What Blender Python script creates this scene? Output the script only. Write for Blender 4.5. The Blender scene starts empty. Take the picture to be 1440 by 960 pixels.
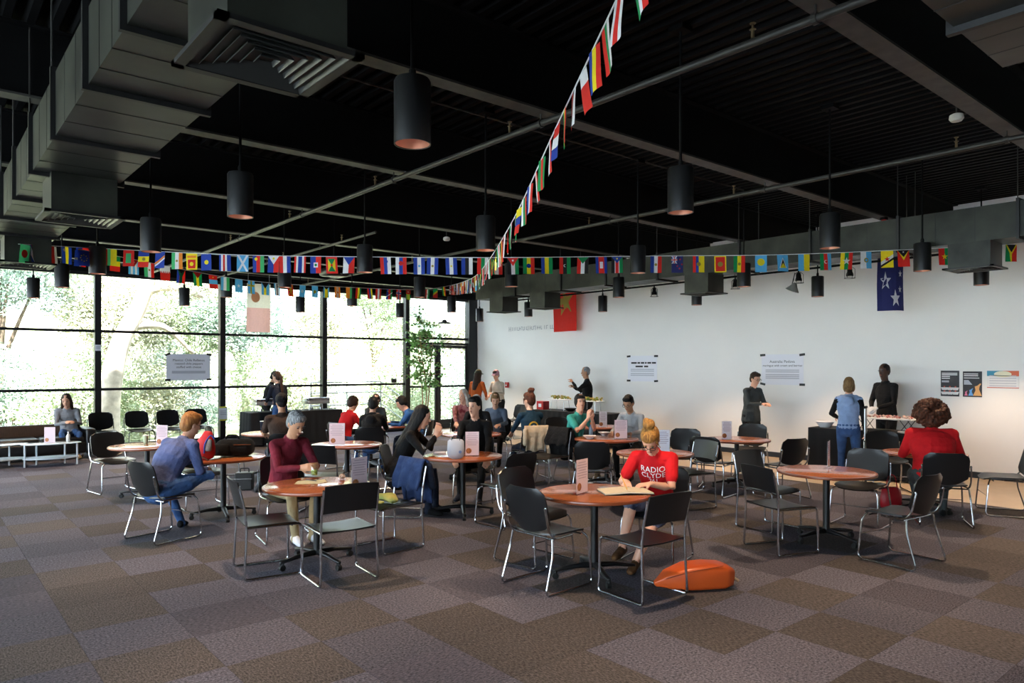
import bpy, bmesh, math, random
import numpy as np
from mathutils import Vector, Matrix, Quaternion, noise
from mathutils.bvhtree import BVHTree
random.seed(7)
SC = bpy.context.scene
COL = SC.collection
R = math.radians

# ------------------------------------------------------------------ camera
FPX, CAMZ, HORIZON, YAW = 1011.0, 1.8, 515.0, R(49.9)
FWD = Vector((math.cos(YAW), math.sin(YAW), 0)); RGT = Vector((math.sin(YAW), -math.cos(YAW), 0))
cam_d = bpy.data.cameras.new('camera'); cam = bpy.data.objects.new('camera', cam_d); COL.objects.link(cam)
cam.location = (0, 0, CAMZ); cam.rotation_euler = (R(90), 0, YAW - R(90))
cam_d.sensor_width = 36; cam_d.lens = 36 * FPX / 1440; cam_d.shift_y = (HORIZON - 480) / 1440
cam_d.clip_start = 0.05; cam_d.clip_end = 400
SC.camera = cam

# ------------------------------------------------------------------ world, sun, exposure
SC.view_settings.view_transform = 'Standard'; SC.view_settings.look = 'None'
SC.view_settings.exposure = 1.68; SC.view_settings.gamma = 1; SC.view_settings.use_curve_mapping = False
W = bpy.data.worlds.new('sky'); SC.world = W; W.use_nodes = True
bg = W.node_tree.nodes['Background']; bg.inputs[0].default_value = (0.74, 0.87, 1.0, 1); bg.inputs[1].default_value = 3.6
sun_d = bpy.data.lights.new('sun', 'SUN'); sun = bpy.data.objects.new('sun', sun_d); COL.objects.link(sun)
sun_d.energy = 22.0; sun_d.angle = R(2); sun_d.color = (1, 0.97, 0.93)
sun.rotation_euler = Vector((0.45, 0.75, -1.25)).to_track_quat('-Z', 'Y').to_euler()
LAMP_W = 82.0

# ------------------------------------------------------------------ helpers
def at(px, py, z=0.0):
    """point of the room plan seen at a photo pixel, for a known height"""
    d = FPX * (CAMZ - z) / (py - HORIZON)
    p = FWD * d + RGT * ((px - 720) / FPX * d)
    return Vector((p.x, p.y, z))
def on_x(px, X):
    t = (px - 720) / FPX; d = X / (FWD.x + t * RGT.x); return d * (FWD.y + t * RGT.y), d
def on_y(px, Y):
    t = (px - 720) / FPX; d = Y / (FWD.y + t * RGT.y); return d * (FWD.x + t * RGT.x), d

MATS = {}
def hexc(h):
    h = h.lstrip('#'); c = [int(h[i:i+2], 16) / 255 for i in (0, 2, 4)]
    return tuple((x / 12.92 if x <= .04045 else ((x + .055) / 1.055) ** 2.4) for x in c)
def mat(name, col=(.5, .5, .5), rough=.6, metal=0.0, var=0.0, scale=20.0, bump=0.0, bscale=None, col2=None, emit=None, estr=0, spec=.5, stretch=None, bdist=.01, coat=0):
    if name in MATS: return MATS[name]
    if isinstance(col, str): col = hexc(col)
    if isinstance(col2, str): col2 = hexc(col2)
    m = bpy.data.materials.new(name); m.use_nodes = True; nt = m.node_tree; b = nt.nodes['Principled BSDF']
    b.inputs['Base Color'].default_value = (*col, 1); b.inputs['Roughness'].default_value = rough
    b.inputs['Metallic'].default_value = metal; b.inputs['Specular IOR Level'].default_value = spec
    if coat: b.inputs['Coat Weight'].default_value = coat; b.inputs['Coat Roughness'].default_value = .12
    if emit: b.inputs['Emission Color'].default_value = (*emit, 1); b.inputs['Emission Strength'].default_value = estr
    if var or bump or col2:
        tc = nt.nodes.new('ShaderNodeTexCoord'); src = tc.outputs['Object']
        if stretch:
            mp = nt.nodes.new('ShaderNodeMapping'); mp.inputs['Scale'].default_value = stretch
            nt.links.new(src, mp.inputs[0]); src = mp.outputs[0]
        n = nt.nodes.new('ShaderNodeTexNoise'); n.inputs['Scale'].default_value = scale; n.inputs['Detail'].default_value = 4
        nt.links.new(src, n.inputs['Vector'])
        if var or col2:
            r = nt.nodes.new('ShaderNodeValToRGB')
            c2 = col2 or tuple(max(0, c * (1 - var)) for c in col); c1 = col if col2 else tuple(min(1, c * (1 + var)) for c in col)
            r.color_ramp.elements[0].position = .35; r.color_ramp.elements[1].position = .65
            r.color_ramp.elements[0].color = (*c2, 1); r.color_ramp.elements[1].color = (*c1, 1)
            nt.links.new(n.outputs['Fac'], r.inputs[0]); nt.links.new(r.outputs[0], b.inputs['Base Color'])
        if bump:
            bn = nt.nodes.new('ShaderNodeTexNoise'); bn.inputs['Scale'].default_value = bscale or scale; bn.inputs['Detail'].default_value = 3
            nt.links.new(src, bn.inputs['Vector'])
            bu = nt.nodes.new('ShaderNodeBump'); bu.inputs['Strength'].default_value = bump; bu.inputs['Distance'].default_value = bdist
            nt.links.new(bn.outputs['Fac'], bu.inputs['Height']); nt.links.new(bu.outputs[0], b.inputs['Normal'])
    MATS[name] = m; return m

class MB:
    """collects shapes, then links them as one mesh object"""
    def __init__(s): s.v = []; s.f = []; s.m = []; s.cur = 0
    def add(s, vs, fs, M=None):
        o = len(s.v)
        if M is not None: vs = [M @ Vector(v) for v in vs]
        s.v += [tuple(v) for v in vs]; s.f += [tuple(i + o for i in f) for f in fs]; s.m += [s.cur] * len(fs); return s
    def box(s, c, size, M=None, rz=0):
        x, y, z = size[0] / 2, size[1] / 2, size[2] / 2
        vs = [(sx * x, sy * y, sz * z) for sz in (-1, 1) for sy in (-1, 1) for sx in (-1, 1)]
        T = Matrix.Translation(c) @ Matrix.Rotation(rz, 4, 'Z')
        if M is not None: T = M @ T
        return s.add(vs, [(0, 2, 3, 1), (4, 5, 7, 6), (0, 1, 5, 4), (2, 6, 7, 3), (0, 4, 6, 2), (1, 3, 7, 5)], T)
    def span(s, a, b): return s.box([(a[i] + b[i]) / 2 for i in range(3)], [abs(b[i] - a[i]) for i in range(3)])
    def rbox(s, c, size, r=.02, M=None, rz=0, seg=3):
        bm = bmesh.new(); bmesh.ops.create_cube(bm, size=1)
        for v in bm.verts: v.co = Vector((v.co.x * size[0], v.co.y * size[1], v.co.z * size[2]))
        bmesh.ops.bevel(bm, geom=bm.edges[:], offset=r, segments=seg, affect='EDGES', profile=.5)
        T = Matrix.Translation(c) @ Matrix.Rotation(rz, 4, 'Z')
        if M is not None: T = M @ T
        bm.verts.index_update(); s.add([v.co for v in bm.verts], [[v.index for v in f.verts] for f in bm.faces], T); bm.free(); return s
    def tube(s, pts, r, n=8, cap=True, M=None, closed=False):
        """round tube through points; r a number or one per point"""
        P = [Vector(p) for p in pts]; k = len(P); rr = r if isinstance(r, (list, tuple)) else [r] * k
        vs = []; fs = []; up = None
        for i, p in enumerate(P):
            a = P[i - 1] if (i or closed) else P[0]; b = P[(i + 1) % k] if (i < k - 1 or closed) else P[-1]
            d = (b - a).normalized()
            if up is None:
                up = Vector((0, 0, 1)) if abs(d.z) < .9 else Vector((1, 0, 0))
            u = (up - d * up.dot(d)).normalized(); w = d.cross(u); up = u
            for j in range(n):
                t = 2 * math.pi * j / n; vs.append(p + (u * math.cos(t) + w * math.sin(t)) * rr[i])
        for i in range(k if closed else k - 1):
            for j in range(n):
                i2 = (i + 1) % k; fs.append((i * n + j, i * n + (j + 1) % n, i2 * n + (j + 1) % n, i2 * n + j))
        if cap and not closed: fs += [tuple(range(n))[::-1], tuple((k - 1) * n + j for j in range(n))]
        return s.add(vs, fs, M)
    def lathe(s, prof, n=24, M=None, c=(0, 0, 0), closed_ends=True):
        vs = []; fs = []; k = len(prof)
        for r, z in prof:
            for j in range(n):
                t = 2 * math.pi * j / n; vs.append((c[0] + r * math.cos(t), c[1] + r * math.sin(t), c[2] + z))
        for i in range(k - 1):
            for j in range(n): fs.append((i * n + j, i * n + (j + 1) % n, (i + 1) * n + (j + 1) % n, (i + 1) * n + j))
        if closed_ends: fs += [tuple(range(n))[::-1], tuple((k - 1) * n + j for j in range(n))]
        return s.add(vs, fs, M)
    def ball(s, c, r, n=12, M=None, rot=None):
        rr = r if isinstance(r, (list, tuple)) else (r, r, r); vs = []; fs = []; h = n // 2
        for i in range(h + 1):
            a = math.pi * i / h
            for j in range(n):
                t = 2 * math.pi * j / n; vs.append(Vector((rr[0] * math.sin(a) * math.cos(t), rr[1] * math.sin(a) * math.sin(t), rr[2] * math.cos(a))))
        for i in range(h):
            for j in range(n): fs.append((i * n + j, (i + 1) * n + j, (i + 1) * n + (j + 1) % n, i * n + (j + 1) % n))
        T = Matrix.Translation(c)
        if rot is not None: T = T @ rot
        if M is not None: T = M @ T
        return s.add(vs, fs, T)
    def loft(s, secs, n=14, M=None, fwd=None, sq=1.0):
        """secs: (centre, half width, half depth[, width axis, depth axis]); rounded ends"""
        P = [Vector(q[0]) for q in secs]; vs = []; fs = []; k = len(P); ax = None; rings = []
        for i, q in enumerate(secs):
            d = (P[min(i + 1, k - 1)] - P[max(i - 1, 0)]).normalized()
            f = Vector(fwd) if fwd is not None else (Vector((0, 1, 0)) if abs(d.y) < .8 else Vector((0, 0, 1)))
            if len(q) > 3: f = Vector(q[3])
            w = d.cross(f)
            if w.length < 1e-4: w = d.cross(Vector((0, .1, 1)))
            w.normalize(); g = w.cross(d).normalized(); rings.append((P[i], q[1], q[2], w, g, d))
        full = []
        a = rings[0]; e = rings[-1]
        for k_, sc in ((.92, .4), (.62, .8)): full.append((a[0] - a[5] * min(a[1], a[2]) * k_, a[1] * sc, a[2] * sc, a[3], a[4]))
        full += [x[:5] for x in rings]
        for k_, sc in ((.62, .8), (.92, .4)): full.append((e[0] + e[5] * min(e[1], e[2]) * k_, e[1] * sc, e[2] * sc, e[3], e[4]))
        for p, rx, ry, w, g in full:
            for j in range(n):
                t = 2 * math.pi * j / n; vs.append(p + w * (rx * math.copysign(abs(math.cos(t)) ** sq, math.cos(t))) + g * (ry * math.copysign(abs(math.sin(t)) ** sq, math.sin(t))))
        for i in range(len(full) - 1):
            for j in range(n): fs.append((i * n + j, i * n + (j + 1) % n, (i + 1) * n + (j + 1) % n, (i + 1) * n + j))
        fs += [tuple(range(n))[::-1], tuple((len(full) - 1) * n + j for j in range(n))]
        return s.add(vs, fs, M)
    def mesh(s, name, mats=None, smooth=False):
        me = bpy.data.meshes.new(name); me.from_pydata(s.v, [], s.f)
        for m in (mats or []): me.materials.append(m)
        if any(s.m): me.polygons.foreach_set('material_index', s.m)
        bm = bmesh.new(); bm.from_mesh(me); bmesh.ops.recalc_face_normals(bm, faces=bm.faces); bm.to_mesh(me); bm.free()
        if smooth:
            me.polygons.foreach_set('use_smooth', [True] * len(me.polygons))
            if smooth == 'auto': me.set_sharp_from_angle(angle=R(40))
        me.update(); return me
    def build(s, name, mats, parent=None, smooth=False, loc=None, rz=0):
        if not isinstance(mats, (list, tuple)): mats = [mats]
        return link(name, s.mesh(name, mats, smooth), parent, loc, rz)
def link(name, data, parent=None, loc=None, rz=0):
    o = bpy.data.objects.new(name, data); COL.objects.link(o); o.parent = parent
    if loc is not None: o.location = loc
    if rz: o.rotation_euler.z = rz
    return o
def tag(o, label, cat, group=None, kind=None):
    o['label'] = label; o['category'] = cat
    if group: o['group'] = group
    if kind: o['kind'] = kind
    return o
def struct(o): o['kind'] = 'structure'; return o
def empty(name, loc, rz=0):
    o = bpy.data.objects.new(name, None); COL.objects.link(o); o.location = loc; o.rotation_euler.z = rz; o.empty_display_size = .1; return o
def copy_tree(o, parent=None):
    c = o.copy(); COL.objects.link(c); c.parent = parent
    for ch in list(o.children): copy_tree(ch, c)
    return c
def face_to(a, b): return math.atan2(b[1] - a[1], b[0] - a[0]) - math.pi / 2      # rz that turns local +Y to b
def arc(c, r, a0, a1, n, plane='xy'):
    out = []
    for i in range(n + 1):
        a = a0 + (a1 - a0) * i / n; p = (math.cos(a) * r, math.sin(a) * r)
        out.append(Vector((c[0] + p[0], c[1] + p[1], c[2])) if plane == 'xy' else Vector((c[0], c[1] + p[0], c[2] + p[1])))
    return out
def bend(pts, r=.04, n=4):
    """polyline with rounded corners"""
    P = [Vector(p) for p in pts]; out = [P[0]]
    for i in range(1, len(P) - 1):
        a = P[i] + (P[i - 1] - P[i]).normalized() * min(r, (P[i - 1] - P[i]).length * .45); b = P[i] + (P[i + 1] - P[i]).normalized() * min(r, (P[i + 1] - P[i]).length * .45)
        for k in range(n + 1):
            t = k / n; out.append(a * (1 - t) ** 2 + P[i] * 2 * t * (1 - t) + b * t * t)
    out.append(P[-1]); return out
def text_mesh(txt, size, mat_, name, parent, M, align='CENTER', extrude=.0004):
    c = bpy.data.curves.new(name, 'FONT'); c.body = txt; c.size = size; c.align_x = align; c.align_y = 'CENTER'; c.extrude = extrude; c.resolution_u = 2
    t = bpy.data.objects.new('tmp_text', c); COL.objects.link(t); dg = bpy.context.evaluated_depsgraph_get(); dg.update()
    me = bpy.data.meshes.new_from_object(t.evaluated_get(dg)); bpy.data.objects.remove(t); bpy.data.curves.remove(c)
    me.materials.clear(); me.materials.append(mat_); me.transform(M); return link(name, me, parent)
# ------------------------------------------------------------------ setting
XW, YW, DECK, BEAM = 13.2, 17.4, 4.45, 3.88
M_white = mat('wall_paint', '#eceae7', .85, var=.012, scale=1.5)
M_black = mat('black_steel', '#060606', .7, var=.3, scale=6, bump=.05, spec=.15)
M_deck = mat('black_deck', '#060606', .7, var=.25, scale=4, spec=.15)
M_frame = mat('window_frame_black', '#15171a', .45)
M_duct = mat('duct_black_metal', '#383a32', .42, metal=.35, col2='#1d1e19', scale=2.2, bump=.03)  # two olive-grey tones mottled alike over every duct face
M_ductdark = mat('duct_seam_black', '#0b0b0b', .5)
M_tan = mat('tan_vinyl', '#b39f86', .42, var=.06, scale=3)
M_concrete = mat('rear_wall_grey', '#8d8b88', .9)

def carpet_mat(name, c1, c2, stretch):
    m = bpy.data.materials.new(name); m.use_nodes = True; nt = m.node_tree; b = nt.nodes['Principled BSDF']
    b.inputs['Roughness'].default_value = .95; b.inputs['Specular IOR Level'].default_value = .15
    tc = nt.nodes.new('ShaderNodeTexCoord'); mp = nt.nodes.new('ShaderNodeMapping'); mp.inputs['Scale'].default_value = stretch
    n = nt.nodes.new('ShaderNodeTexNoise'); n.inputs['Scale'].default_value = 62; n.inputs['Detail'].default_value = 5; n.inputs['Roughness'].default_value = .7
    r = nt.nodes.new('ShaderNodeValToRGB'); r.color_ramp.elements[0].position = .36; r.color_ramp.elements[1].position = .66
    r.color_ramp.elements[0].color = (*hexc(c1), 1); r.color_ramp.elements[1].color = (*hexc(c2), 1)
    oi = nt.nodes.new('ShaderNodeObjectInfo'); hs = nt.nodes.new('ShaderNodeHueSaturation'); mr = nt.nodes.new('ShaderNodeMapRange')
    mr.inputs['To Min'].default_value = .84; mr.inputs['To Max'].default_value = 1.16
    bu = nt.nodes.new('ShaderNodeBump'); bu.inputs['Strength'].default_value = .6; bu.inputs['Distance'].default_value = .004
    L = nt.links.new
    L(tc.outputs['Object'], mp.inputs[0]); L(mp.outputs[0], n.inputs['Vector']); L(n.outputs['Fac'], r.inputs[0])
    L(oi.outputs['Random'], mr.inputs['Value']); L(mr.outputs[0], hs.inputs['Value']); L(r.outputs[0], hs.inputs['Color'])
    L(hs.outputs[0], b.inputs['Base Color']); L(n.outputs['Fac'], bu.inputs['Height']); L(bu.outputs[0], b.inputs['Normal'])
    return m
M_carA = carpet_mat('carpet_grey_mauve', '#313138', '#716e7a', (1, 1, 1))
M_carB = carpet_mat('carpet_brown', '#2e2b2b', '#68615f', (1.6, .6, 1))
M_carC = carpet_mat('carpet_dark_plum', '#2c2b32', '#66626d', (.6, 1.6, 1))

# floor slab, carpet tiles and the tan walkway along the white wall
CX = 10.7
fl = MB().span((-6, -5, -.2), (XW, YW + .2, -.012)).build('floor', mat('floor_screed', '#4a4648', .9)); struct(fl)
wk = MB().span((CX + .004, -5, -.012), (XW, YW, 0)).build('walkway', M_tan, fl)
MB().span((CX - .012, -5, -.012), (CX + .004, YW, .004)).build('edge_strip', mat('edge_metal', '#5a5048', .4, metal=.6), fl)
TS = .6096; o0 = at(1153, 860); ox = o0.x % TS; oy = o0.y % TS
tiles = []
for i in range(-12, 20):
    for j in range(-10, 31):
        x0 = ox + i * TS; y0 = oy + j * TS; x1 = min(x0 + TS, CX - .012); y1 = min(y0 + TS, YW - .03)
        if x0 < -6 or x1 - x0 < .05 or y1 - y0 < .05 or y0 < -5: continue
        cx, cy = (x0 + x1) / 2, (y0 + y1) / 2; d = cx * FWD.x + cy * FWD.y; l = cx * RGT.x + cy * RGT.y
        seen = d > 3.0 and abs(l / d) < .78
        tiles.append((d if seen else 99 + abs(d), i, j, x0, y0, x1, y1))
tiles.sort()
tile_me = {}
rest = MB(); rnd = random.Random(3)
for k, (d, i, j, x0, y0, x1, y1) in enumerate(tiles):
    mi = 0 if (i + j) % 2 else rnd.choice((1, 1, 2))
    if rnd.random() < .12: mi = rnd.choice((0, 1, 2))
    w, h = x1 - x0, y1 - y0
    if k < 300 and d < 90:
        key = (mi, round(w, 3), round(h, 3))
        if key not in tile_me:
            tile_me[key] = MB().add([(-w/2+.0004, -h/2+.0004, -.012), (w/2-.0004, -h/2+.0004, -.012), (w/2-.0004, h/2-.0004, -.012), (-w/2+.0004, h/2-.0004, -.012),
                (-w/2+.0012, -h/2+.0012, 0), (w/2-.0012, -h/2+.0012, 0), (w/2-.0012, h/2-.0012, 0), (-w/2+.0012, h/2-.0012, 0)],
                [(4, 5, 6, 7), (0, 1, 5, 4), (1, 2, 6, 5), (2, 3, 7, 6), (3, 0, 4, 7)]).mesh('carpet_tile', [(M_carA, M_carB, M_carC)[mi]])
        link('carpet_tile', tile_me[key], fl, ((x0 + x1) / 2, (y0 + y1) / 2, 0))
    else:
        rest.cur = mi; rest.add([(x0+.0008, y0+.0008, 0), (x1-.0008, y0+.0008, 0), (x1-.0008, y1-.0008, 0), (x0+.0008, y1-.0008, 0)], [(0, 1, 2, 3)])
ro = rest.build('carpet_tiles', [M_carA, M_carB, M_carC], fl); ro['kind'] = 'stuff'

# white wall, rear wall, baseboard
struct(MB().span((XW, -5, -.2), (XW + .25, YW + .3, DECK + .2)).build('wall_right', M_white))
struct(MB().span((-6, -5.25, -.2), (XW + .25, -5, DECK + .2)).build('wall_rear', M_concrete))
struct(MB().span((XW - .014, -5, .0), (XW - .001, YW - .3, .1)).build('baseboard_right', mat('baseboard_navy', '#1b1f29', .5)))

# corrugated deck
dk = MB(); pitch = .1524; prof = []
x = -6.0
while x < XW - .01:
    prof += [(x, DECK), (x + .055, DECK), (x + .075, DECK + .05), (x + .13, DECK + .05)]; x += pitch
prof.append((XW, DECK))
for i in range(len(prof) - 1):
    a, b = prof[i], prof[i + 1]; dk.add([(a[0], -5, a[1]), (b[0], -5, b[1]), (b[0], YW + .3, b[1]), (a[0], YW + .3, a[1])], [(0, 1, 2, 3)])
dk.span((-6.2, -5.2, DECK + .06), (XW + .3, YW + 1.2, DECK + .3))
struct(dk.build('ceiling', M_deck))

# steel beams parallel to the glass
M_flange = mat('beam_flange_lit_grey', '#35332f', .55, var=.35, scale=9, bump=.05)  # lighter than the black webs: window light on the flanges put into the colour
for k in range(-1, 6):
    Y = 4.38 + 2.34 * k
    if Y < -3: continue
    b = MB().span((-6, Y - .006, BEAM + .02), (XW - .02, Y + .006, DECK - .02)).span((-6, Y - .075, DECK - .02), (XW - .02, Y + .075, DECK - .001)).build('trim_%d' % (k + 2), M_black); struct(b)
    MB().span((-6, Y - .075, BEAM), (XW - .02, Y + .075, BEAM + .018)).build('flange', M_flange, b)
bz = MB().span((-6, YW - .12, 3.79), (XW, YW + .22, DECK)).build('trim_9', M_black); struct(bz)
for z in (3.98, 4.2): MB().span((-6, YW - .16, z), (XW - .3, YW - .12, z + .022)).build('ledge', M_flange, bz)
# thin conduits between the beams
for k, (Y, z) in enumerate([(6.0, DECK - .011), (7.45, DECK - .011), (10.2, DECK - .011), (12.5, DECK - .011), (14.9, DECK - .011)]):
    tag(MB().tube([(1.4, Y, z), (9.6, Y, z)], .011, 6).build('conduit', M_flange), 'thin grey conduit run along the dark ceiling between the beams', 'conduit', 'conduits between beams')

# sprinkler pipes
M_pipe = mat('pipe_dark_grey', '#3b3a36', .45, metal=.3, var=.2, scale=8)
def pipe(X, y0, y1, z, r, label):
    e = empty('sprinkler_pipe', (X, y0, z)); tag(e, label, 'pipe')
    MB().tube([(0, 0, 0), (0, y1 - y0, 0)], r, 10).build('pipe_run', M_pipe, e, 'auto')
    for k in range(-1, 6):
        Y = 4.38 + 2.34 * k
        if y0 < Y < y1:
            MB().tube([(0, Y - y0, r), (0, Y - y0, BEAM - z)], .008, 6).tube([(0, Y - y0 - .015, 0), (0, Y - y0 + .015, 0)], r * 1.35, 10).build('hanger', M_pipe, e)
    for Y in np.arange(y0 + 1.1, y1 - .2, 2.34):
        MB().lathe([(.012, 0), (.012, .05), (.022, .055), (.008, .06), (.008, .085), (.02, .09), (.02, .094)], 8, c=(0, Y - y0, r)).build('sprinkler_head', mat('sprinkler_brass', '#8a7a5a', .35, metal=.8), e)
pipe(4.0, -1, 16.8, 3.8, .026, 'dark sprinkler pipe crossing above the diagonal flag string')
pipe(7.43, -1, 16.8, 3.8, .026, 'dark sprinkler pipe running over the table with the red sweater')
pipe(5.35, 9.5, 16.8, 3.8, .02, 'short thin sprinkler branch pipe near the glass wall')

# ---------------- ducts
def duct(name, x0, x1, y0, y1, z0, z1, label, ribs, axis='y'):
    e = empty(name, ((x0 + x1) / 2, (y0 + y1) / 2, z0)); tag(e, label, 'duct'); o = e.location
    T = lambda a: (a[0] - o.x, a[1] - o.y, a[2] - o.z)
    cuts = [y0] + ribs + [y1] if axis == 'y' else [x0] + ribs + [x1]
    for a, b in zip(cuts[:-1], cuts[1:]):
        s = MB()
        A, B = ((x0, a + .004, z0), (x1, b - .004, z1)) if axis == 'y' else ((a + .004, y0, z0), (b - .004, y1, z1))
        s.span(T(A), T(B)); so = s.build('duct_section', M_duct, e)
        n = 3
        for q in range(1, n):
            sm = MB()
            w = a + (b - a) * q / n
            if axis == 'y': sm.span(T((x0 - .002, w - .003, z0 - .002)), T((x1 + .002, w + .003, z1 + .002)))
            else: sm.span(T((w - .003, y0 - .002, z0 - .002)), T((w + .003, y1 + .002, z1 + .002)))
            sm.build('seam', M_ductdark, so)
    for w in ribs:
        s = MB(); q = .03
        if axis == 'y': s.span(T((x0 - q, w - .016, z0 - q)), T((x1 + q, w + .016, z1 + q)))
        else: s.span(T((w - .016, y0 - q, z0 - q)), T((w + .016, y1 + q, z1 + q)))
        fl_ = s.build('flange', M_ductdark, e)
        for xx in ((x0 - .02, x1 + .02) if axis == 'y' else (w,)):
            yy = w if axis == 'y' else (y0 + y1) / 2
            h = MB().tube([T((xx, yy, z1)), T((xx, yy, DECK - .01))], .006, 6)
            h.build('hanger_rod', M_pipe, fl_)
    return e
def diffuser(x0, x1, y0, y1, z0, z1, label):
    e = empty('air_diffuser', ((x0 + x1) / 2, (y0 + y1) / 2, z0)); tag(e, label, 'diffuser', None); o = e.location
    T = lambda a: (a[0] - o.x, a[1] - o.y, a[2] - o.z)
    MB().span(T((x0 + .02, y0 + .02, z0 + .02)), T((x1 - .02, y1 - .02, z1))).build('box', M_duct, e)
    f = MB(); w = .012
    for a, b in (((x0 - .03, y0 - .03), (x1 + .03, y0 + w)), ((x0 - .03, y1 - w), (x1 + .03, y1 + .03)), ((x0 - .03, y0 - .03), (x0 + w, y1 + .03)), ((x1 - w, y0 - .03), (x1 + .03, y1 + .03))):
        f.span(T((*a, z0)), T((*b, z0 + .02)))
    f.build('flange', M_ductdark, e)
    # louvre blades stepping in towards the centre, four directions
    n = 6; cx, cy = (x0 + x1) / 2, (y0 + y1) / 2; hx, hy = (x1 - x0) / 2 - w, (y1 - y0) / 2 - w
    for i in range(n):
        a = 1 - i / n; b = 1 - (i + .75) / n
        for sx, sy in ((1, 0), (-1, 0), (0, 1), (0, -1)):
            if sx: pts = [(cx + sx * hx * a, cy - hy * a, z0 + .004), (cx + sx * hx * a, cy + hy * a, z0 + .004), (cx + sx * hx * b, cy + hy * b, z0 + .05), (cx + sx * hx * b, cy - hy * b, z0 + .05)]
            else: pts = [(cx - hx * a, cy + sy * hy * a, z0 + .004), (cx + hx * a, cy + sy * hy * a, z0 + .004), (cx + hx * b, cy + sy * hy * b, z0 + .05), (cx - hx * b, cy + sy * hy * b, z0 + .05)]
            v = [T(p) for p in pts]; v += [(p[0], p[1], p[2] + .004) for p in v]
            MB().add(v, [(0, 1, 2, 3), (7, 6, 5, 4), (0, 4, 5, 1), (1, 5, 6, 2), (2, 6, 7, 3), (3, 7, 4, 0)]).build('louvre_blade', mat('louvre_grey', '#3a3b38', .45, metal=.3), e)
DZ0, DZ1 = 3.32, 3.74
duct('ventilation_duct', .75, 1.36, .6, 10.6, DZ0, DZ1, 'large black duct along the ceiling on the glass-side, mottled olive-grey underside', [1.32, 2.44, 3.56, 4.45, 5.57, 6.68, 7.8, 8.9, 9.95])
duct('ventilation_duct', 9.95, 10.48, -1.0, 13.1, DZ0, DZ1, 'long black duct hung in front of the white wall', [.2, 1.4, 2.62, 3.95, 5.15, 6.3, 7.9, 9.1, 10.3, 11.7])
duct('ventilation_duct', 2.9, 4.27, .45, 1.19, DZ0, DZ1, 'short black duct stub close overhead beside a beam', [3.6], 'x')
for k, (x0, x1, ys) in enumerate([(.84, 1.34, (2.55, 6.56, 10.05)), (9.92, 10.4, (2.88, 6.85, 10.75, 12.1))]):
    for q, y in enumerate(ys):
        lab = (['big louvred air box under the left duct, seen close from below', 'louvred air box under the left duct above the flag string end', 'small louvred air box under the left duct near the glass'][q] if k == 0 else
               ['black air box under the wall-side duct behind the last flags', 'black air box under the wall-side duct above the teal shirt', 'black air box under the wall-side duct beside the red hanging flag', 'black air box at the far end of the wall-side duct'][q])
        diffuser(x0, x1, y, y + .5, 3.0, DZ0, lab)

# track rail with caged spotlights on the white wall side
tr = empty('track_rail', (10.6, 3.5, 3.3)); tag(tr, 'thin black lighting track hung along the white wall', 'track')
MB().span((-.012, 0, -.015), (.012, 9.5, .015)).build('rail', M_black, tr)
for q in range(4): MB().tube([(0, .6 + q * 2.7, .015), (0, .6 + q * 2.7, DECK - 3.3 - .01)], .005, 6).build('hanger_rod', M_pipe, tr)
M_chrome = mat('chrome', '#c9cacc', .18, metal=1.0)
for px in (920, 1034, 1123, 1195):
    Y, d = on_x(px, 10.6)
    s = empty('track_spotlight', (10.6, Y, 3.285)); tag(s, 'small black caged spotlight clipped under the lighting track', 'spotlight', 'track spotlights')
    MB().lathe([(.012, 0), (.012, -.03), (.03, -.035), (.035, -.09), (.05, -.13), (.05, -.16), (.044, -.16)], 14).build('lamp_body', M_black, s, 'auto')
    c = MB()
    for a in range(4):
        t = a * math.pi / 2; c.tube([(.02 * math.cos(t), .02 * math.sin(t), -.02), (.075 * math.cos(t), .075 * math.sin(t), -.06), (.075 * math.cos(t), .075 * math.sin(t), -.19)], .004, 5)
    c.tube(arc((0, 0, -.19), .075, 0, 2 * math.pi, 14)[:-1], .004, 5, closed=True).build('cage', M_pipe, s)
    MB().ball((0, 0, -.155), (.035, .035, .018), 10).build('bulb', mat('bulb_glass', '#d8d4c8', .2), s, True)

# ---------------- window wall
M_glass = bpy.data.materials.new('window_glass'); M_glass.use_nodes = True
_nt = M_glass.node_tree; _nt.nodes.clear(); _o = _nt.nodes.new('ShaderNodeOutputMaterial'); _t = _nt.nodes.new('ShaderNodeBsdfTransparent'); _g = _nt.nodes.new('ShaderNodeBsdfGlossy'); _mx = _nt.nodes.new('ShaderNodeMixShader'); _fr = _nt.nodes.new('ShaderNodeFresnel')
_t.inputs[0].default_value = (.97, .985, .98, 1); _g.inputs['Roughness'].default_value = .02; _fr.inputs[0].default_value = 1.25
_nt.links.new(_fr.outputs[0], _mx.inputs[0]); _nt.links.new(_t.outputs[0], _mx.inputs[1]); _nt.links.new(_g.outputs[0], _mx.inputs[2]); _nt.links.new(_mx.outputs[0], _o.inputs[0])
HEAD, R1, R2, SILL = 3.73, 1.31, 2.55, .14
MX = [-4.545, -1.995, .555, 3.105, 5.69, 8.262, 10.75, XW]
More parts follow.
